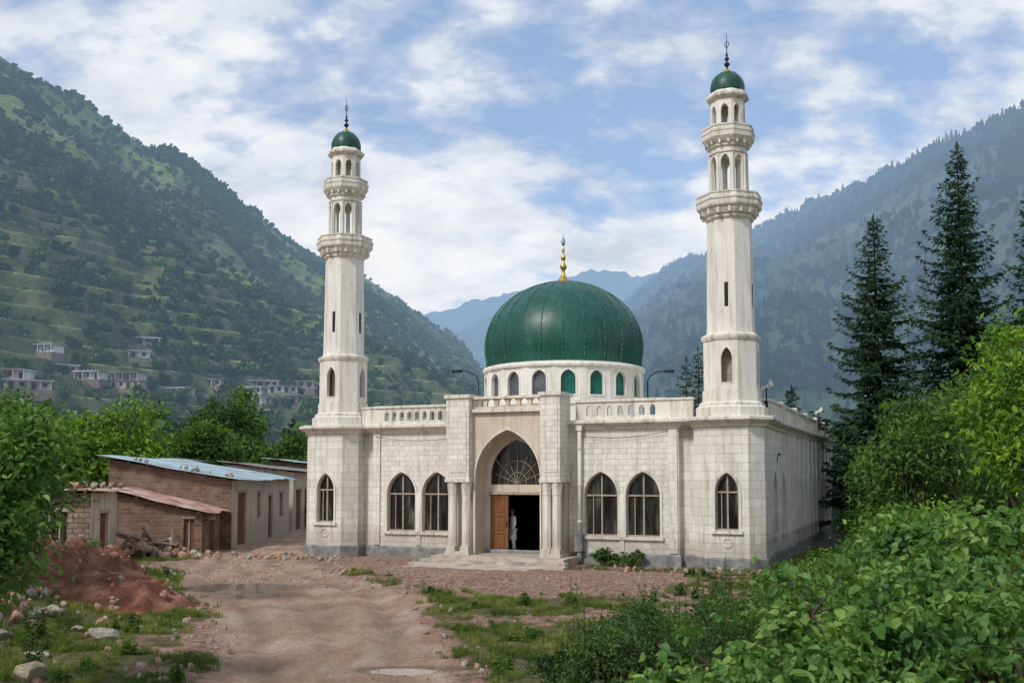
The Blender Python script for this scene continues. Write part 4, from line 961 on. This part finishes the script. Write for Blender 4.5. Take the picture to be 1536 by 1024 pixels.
k=len(P); scatter('roof_stones',np.array(P),rng.uniform(0,6,(k,3)),np.array(SC),rng.integers(0,2,k),[rock('rs_a',M_rock,21,sub=2),rock('rs_b',M_redrock,22,sub=2)])

# ------------------------------------------------------------------ VILLAGE ON THE HILL + HILL TREES
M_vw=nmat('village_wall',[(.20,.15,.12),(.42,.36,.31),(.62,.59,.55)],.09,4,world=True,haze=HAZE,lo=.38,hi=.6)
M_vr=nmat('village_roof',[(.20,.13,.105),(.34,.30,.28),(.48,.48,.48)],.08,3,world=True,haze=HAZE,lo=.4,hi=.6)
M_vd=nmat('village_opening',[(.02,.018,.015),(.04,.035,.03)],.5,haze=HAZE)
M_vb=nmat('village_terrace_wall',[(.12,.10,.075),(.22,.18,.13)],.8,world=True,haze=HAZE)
lm=hl_o.data; bvh=BVHTree.FromPolygons([v.co.copy() for v in lm.vertices],[tuple(p.vertices) for p in lm.polygons])
vpos=[]
def village_house(px,py,w,fl,seed):
    b,e=ang(px,py); hit=bvh.ray_cast(Vector((0,0,CH)),Vector((b,1,e)).normalized())
    if hit[0] is None: return
    r=random.Random(seed); mb=MB(); d=4.5; w=w*1.1
    mb.box(-w/2-.8,w/2+.8,-1.6,d,-3.0,-.1,3)
    for f in range(fl):
        z=f*2.6; mb.box(-w/2,w/2,.2 if f==0 else .6,d,z-.2,z+2.3,0); mb.box(-w/2-.6,w/2+.6,-1.4 if f==fl-1 else -.2,d+.3,z+2.3,z+2.6,1)
        n=max(2,int(w/2.4))
        for k in range(n):
            x=-w/2+(k+.5)*w/n; dr=(k%2==0); y_=.2 if f==0 else .6; mb.box(x-.55,x+.55,y_-.03,y_+.1,z+(.1 if dr else .8),z+1.95,2)
        for k in range(n+1):
            x=-w/2+k*w/n; mb.box(x-.10,x+.10,-1.2,-1.0,z-.1,z+2.3,0) if f==fl-1 else None
    p=hit[0]; vpos.append((p.x,p.y)); o=mb.obj('village_house',[M_vw,M_vr,M_vd,M_vb],None,(p.x,p.y,p.z+.7),r.uniform(-.6,.6)+.15)
for i,(px,py,w,fl) in enumerate([(42,588,10,1),(60,532,9,1),(90,562,9,1),(132,572,7,1),(186,586,9,2),(222,520,7,1),(208,540,6,1),(325,582,8,1),(372,594,9,1),(396,584,9,1),(424,592,9,1),(452,584,8,1),(472,594,8,1),(374,608,8,1),(264,596,7,1),(412,609,8,1),(14,572,8,1),(440,606,7,1)]):
    village_house(px,py,w,fl,i)
vpos=np.array(vpos)
def blobtree(name,mat,seed,n=80,sz=.21):
    r=np.random.default_rng(seed); v,q,lob,CL=crown((0,0,.5),(.48,.48,.52),7,n,4,sz,r,W=.8,simple=True,spread=.07)
    mb=MB(); mb.tube((0,0,-.1),(0,0,.5),.035,.02,5); bv,bq=mb_arr(mb)
    o=combine(name,[(v,q,0),(bv,bq,0)],[mat]); COL.objects.unlink(o); return o
def conetree(name,mat,seed):
    r=np.random.default_rng(seed); P=[];D=[];L=[]
    for k in range(100):
        f=r.uniform(.05,1)**.8; a=r.uniform(0,6.28); R=.24*(1-f)+.015; p=np.array([R*.55*math.cos(a),R*.55*math.sin(a),f]); P.append(p);D.append(unit(np.array([[math.cos(a),math.sin(a),-.5]]))[0]);L.append(.07+R*1.2)
    v,q=leaf_arrays(np.array(P),np.array(D),np.array(L),.5,simple=True,r=r); o=mesh_np(name,v,q,mat,link=False); return o
def hill_pts(X,Y,Z,n,dens,seed,smax,wpow=1.0):
    r=np.random.default_rng(seed); R_,C_=X.shape; i=r.uniform(0,smax,n); j=r.uniform(0,C_-1.001,n)
    w=Y[i.astype(int),j.astype(int)]; keep=r.random(n)<(w/w.max())**wpow
    i,j=i[keep],j[keep]; ii,jj=i.astype(int),j.astype(int); fi,fj=i-ii,j-jj
    def bl(A): return (A[ii,jj]*(1-fj)+A[ii,jj+1]*fj)*(1-fi)+(A[ii+1,jj]*(1-fj)+A[ii+1,jj+1]*fj)*fi
    x,y,z=bl(X),bl(Y),bl(Z); k=r.random(len(x))<dens(x,y,z); return x[k],y[k],z[k],r
x,y,z,r=hill_pts(LX,LY,LZ,68000,lambda x,y,z:np.clip(sst(.46,.62,fbm(x/50,y/50,5,91))*.85+.16+.5*sst(30,8,z),0,1),5,559,.75)
dm_=np.min(np.hypot(x[:,None]-vpos[None,:,0],(y[:,None]-vpos[None,:,1]+3)*.75),axis=1); kk=dm_>5.2; x,y,z=x[kk],y[kk],z[kk]
k=len(x); sc=r.uniform(2.0,6.0,k)*(.7+.6*vnoise(x/60,y/60,4))
scatter('hillside_trees',np.stack([x,y,z-.2],-1),np.stack([0*x,0*x,r.uniform(0,6.28,k)],-1),sc,r.integers(0,3,k),[blobtree('hill_tree_a',L_far,1),blobtree('hill_tree_b',L_far,2),blobtree('hill_tree_c',L_far,3)])
x,y,z,r=hill_pts(RX,RY,RZ,56000,lambda x,y,z:np.clip(.25+sst(.36,.58,fbm(x/150,y/150,5,17)),0,1),6,299,.8)
k=len(x); sc=r.uniform(4.5,10.5,k)
scatter('conifer_forest',np.stack([x,y,z-.4],-1),np.stack([0*x,0*x,r.uniform(0,6.28,k)],-1),sc,r.integers(0,3,k),[conetree('far_conifer_a',L_farc,1),conetree('far_conifer_b',L_farc,2),blobtree('far_conifer_c',L_farc,7,60,.25)])
r=np.random.default_rng(99); n=900; yy=r.uniform(95,240,n); xx=r.uniform(-.62,.5,n)*yy; keepm=(np.abs(xx+yy*.16)>2.5); xx,yy=xx[keepm],yy[keepm]
k=len(xx); scatter('valley_trees',np.stack([xx,yy,gh(xx,yy)-.3],-1),np.stack([0*xx,0*xx,r.uniform(0,6.28,k)],-1),r.uniform(5,12,k)*(.6+.4*vnoise(xx/15,yy/15,3)),r.integers(0,2,k),[blobtree('valley_tree_a',L_far,11,220,.15),blobtree('valley_tree_b',L_far,12,220,.15)])
r=np.random.default_rng(98); n=160; yy=r.uniform(60,120,n); xx=yy*r.uniform(.30,.75,n)
k=n; scatter('woodland',np.stack([xx,yy,0*xx-.3],-1),np.stack([0*xx,0*xx,r.uniform(0,6.28,k)],-1),r.uniform(5,9,k),r.integers(0,2,k),[blobtree('wood_tree_a',L_far,13,240,.14),blobtree('wood_tree_b',L_far,14,240,.14)])

# ------------------------------------------------------------------ PEOPLE
def skinned(name,verts,edges,radii,mat,parent,sub=2):
    me=bpy.data.meshes.new(name); me.from_pydata(verts,edges,[]); me.materials.append(mat); o=bpy.data.objects.new(name,me); COL.objects.link(o); o.parent=parent
    md=o.modifiers.new('Skin','SKIN'); md.use_smooth_shade=True
    for i,rr in enumerate(radii):
        sv=me.skin_vertices[0].data[i]; sv.radius=(rr,rr) if not isinstance(rr,tuple) else rr; sv.use_root=(i==0)
    s=o.modifiers.new('Sub','SUBSURF'); s.levels=sub; s.render_levels=sub; return o
def person(name,loc,rz,top,legs,arm=0.0):
    e=empty(name,loc,rz)
    skinned('trousers',[(0,0,.92),(.10,0,.86),(.12,-.02,.5),(.12,.02,.10),(-.10,0,.86),(-.12,.05,.5),(-.12,.08,.10)],[(0,1),(1,2),(2,3),(0,4),(4,5),(5,6)],[.13,.115,.085,.07,.115,.085,.07],legs,e)
    skinned('tunic',[(0,0,.95),(0,0,1.15),(0,0,1.36),(0,0,1.45),(.18,0,1.40),(.25,0,1.14),(.23,-.10-arm,.93+arm),(-.18,0,1.40),(-.25,.02,1.14),(-.24,-.06,.91)],[(0,1),(1,2),(2,3),(2,4),(4,5),(5,6),(2,7),(7,8),(8,9)],[(.17,.12),(.16,.115),(.17,.12),.07,.075,.06,.048,.075,.06,.048],top,e)
    mb=MB(); rings=[(.165,.12,1.0),(.18,.135,.85),(.20,.15,.68),(.215,.165,.52)]; vs=[];fs=[];n=20
    for a,b,z in rings:
        for k in range(n): t=2*math.pi*k/n; w=1+.04*math.sin(5*t)*(1.1-z); vs.append((a*w*math.cos(t),b*w*math.sin(t),z))
    for j in range(3):
        for k in range(n): fs.append((j*n+k,j*n+(k+1)%n,(j+1)*n+(k+1)%n,(j+1)*n+k))
    mb.add(vs,fs,0,True); mb.obj('tunic_skirt',top,e)
    skinned('head',[(0,0,1.44),(0,-.005,1.53),(0,-.01,1.60),(0,-.012,1.67),(0,0,1.71)],[(0,1),(1,2),(2,3),(3,4)],[.052,.052,(.068,.082),(.075,.09),(.06,.075)],M_skin,e)
    mb=MB(); mb.lathe(0,.012,[(.083,1.655),(.092,1.70),(.083,1.75),(.05,1.785),(.01,1.795)],16,0,True); mb.obj('hair',M_hair,e)
    mb=MB(); mb.tube((0,-.085,1.655),(0,-.115,1.615),.009,.016,6,0); 
    for sx in (-1,1): mb.tube((sx*.076,.0,1.61),(sx*.084,.01,1.66),.014,.018,6,0)
    mb.obj('nose_and_ears',M_skin,e)
    mb=MB(); 
    for sx in (-1,1): mb.tube((sx*.03,-.088,1.652),(sx*.03,-.093,1.652),.010,.006,6)
    mb.tube((-.022,-.09,1.575),(.022,-.09,1.575),.005,.005,5); mb.obj('eyes_and_mouth',M_hair,e)
    for hx,hy,hz,sx in ((.23,-.10-arm,.91+arm,1),(-.24,-.06,.89,-1)):
        vs=[(hx,hy,hz),(hx,hy-.01,hz-.05),(hx,hy-.015,hz-.09)]; ed=[(0,1),(1,2)]; rd=[.024,.03,.028]
        for k,(oy,l) in enumerate(((-.03,.065),(-.01,.08),(.01,.075),(.028,.058))):
            b=len(vs); vs+=[(hx,hy-.015+oy,hz-.10),(hx-sx*.008,hy-.018+oy*1.1,hz-.10-l*.5),(hx-sx*.025,hy-.018+oy*1.1,hz-.10-l)]; ed+=[(2,b),(b,b+1),(b+1,b+2)]; rd+=[.010,.009,.007]
        b=len(vs); vs+=[(hx-sx*.015,hy-.05,hz-.06),(hx-sx*.025,hy-.062,hz-.095)]; ed+=[(1,b),(b,b+1)]; rd+=[.011,.008]
        skinned('hand',vs,ed,rd,M_skin,e,1)
    mb=MB()
    for x,y in ((.12,.0),(-.12,.06)): mb.box(x-.045,x+.045,y-.17,y+.09,.0,.05); mb.box(x-.035,x+.035,y-.10,y+.08,.05,.10)
    mb.obj('shoes',M_hair,e); return e
x,y=m2w(-.44,.12); person('man_in_white',(x,y,.3),math.radians(-70),M_white,M_white)
M_blu=nmat('dark_cloth',[(.02,.025,.04),(.05,.055,.08)],6,rough=.9)
person('villager',(-13.0,64.5,ghs(-13,64.5)),math.radians(20),M_blu,M_blu); person('villager.001',(-12.3,66,ghs(-12.3,66)),math.radians(-50),M_white,M_blu)

# ------------------------------------------------------------------ SKY / LIGHT
w=bpy.data.worlds.new('World'); scene.world=w; w.use_nodes=True; nt=w.node_tree; nt.nodes.clear()
out=N(nt,'ShaderNodeOutputWorld'); bg=N(nt,'ShaderNodeBackground')
sun_dir=Vector((-.62,-.68,.90)).normalized(); elev=math.asin(sun_dir.z); az=math.atan2(sun_dir.x,sun_dir.y)
sky=N(nt,'ShaderNodeTexSky',sky_type='NISHITA'); sky.sun_disc=False; sky.sun_elevation=elev; sky.sun_rotation=az; sky.air_density=1.0; sky.dust_density=1.2; sky.ozone_density=1.5
STR=.15
tc=N(nt,'ShaderNodeTexCoord').outputs['Generated']; sp=N(nt,'ShaderNodeSeparateXYZ'); nt.links.new(tc,sp.inputs[0])
zz=math_n(nt,'ADD',math_n(nt,'MAXIMUM',sp.outputs[2],0.0),.42)
cx=math_n(nt,'DIVIDE',sp.outputs[0],zz); cy=math_n(nt,'DIVIDE',sp.outputs[1],zz); cbn=N(nt,'ShaderNodeCombineXYZ'); nt.links.new(cx,cbn.inputs[0]); nt.links.new(cy,cbn.inputs[1])
mp=N(nt,'ShaderNodeMapping'); mp.inputs['Scale'].default_value=(1.0,1.35,1); mp.inputs['Location'].default_value=(5.3,2.2,0); mp.inputs['Rotation'].default_value=(0,0,.25); nt.links.new(cbn.outputs[0],mp.inputs[0])
nA=noise(nt,mp.outputs[0],1.7,3,.5,.2); nB=noise(nt,mp.outputs[0],9.0,8,.55,.1)
s_=math_n(nt,'ADD',math_n(nt,'MULTIPLY',nA,.45),math_n(nt,'MULTIPLY',nB,.55))
hz=ramp(nt,sp.outputs[2],[(.0,(.20,)*3),(.22,(.11,)*3),(.34,(.025,)*3),(.5,(.005,)*3)]); s_=math_n(nt,'ADD',s_,hz)
cm=ramp(nt,s_,[(.43,(.10,)*3),(.49,(.38,)*3),(.545,(.85,)*3),(.60,(1,1,1))])
mp2=N(nt,'ShaderNodeMapping'); mp2.inputs['Location'].default_value=(.0,.06,0); nt.links.new(mp.outputs[0],mp2.inputs[0])
shade=noise(nt,mp2.outputs[0],6.0,8,.6)
cc=ramp(nt,shade,[(.32,(.62,.68,.78)),(.48,(.80,.84,.90)),(.62,(.93,.94,.96))])
skc=mixc(nt,1.0,sky.outputs[0],(STR,STR,STR),'MULTIPLY')
skc=mixc(nt,.45,skc,(.34,.53,.88))
col=mixc(nt,cm,skc,cc); nt.links.new(col,bg.inputs[0]); bg.inputs[1].default_value=1.0; nt.links.new(bg.outputs[0],out.inputs[0])
sl=bpy.data.lights.new('sun','SUN'); sl.energy=2.6; sl.angle=math.radians(9); sl.color=(1,.955,.89); so=bpy.data.objects.new('sun',sl); COL.objects.link(so)
so.rotation_euler=(-sun_dir).to_track_quat('-Z','Y').to_euler(); so.location=(0,0,60)

# ------------------------------------------------------------------ CAMERA
cd=bpy.data.cameras.new('camera'); cam=bpy.data.objects.new('camera',cd); COL.objects.link(cam); scene.camera=cam
cd.sensor_width=36; cd.lens=36*F/1536; cd.shift_y=97/1536; cd.clip_start=.1; cd.clip_end=20000
cam.location=(0,0,CH); cam.rotation_euler=(math.radians(90)+PITCH,0,0)
cd.dof.use_dof=True; cd.dof.focus_distance=38; cd.dof.aperture_fstop=4.0
scene.view_settings.view_transform='Standard'; scene.view_settings.look='None'; scene.view_settings.exposure=0
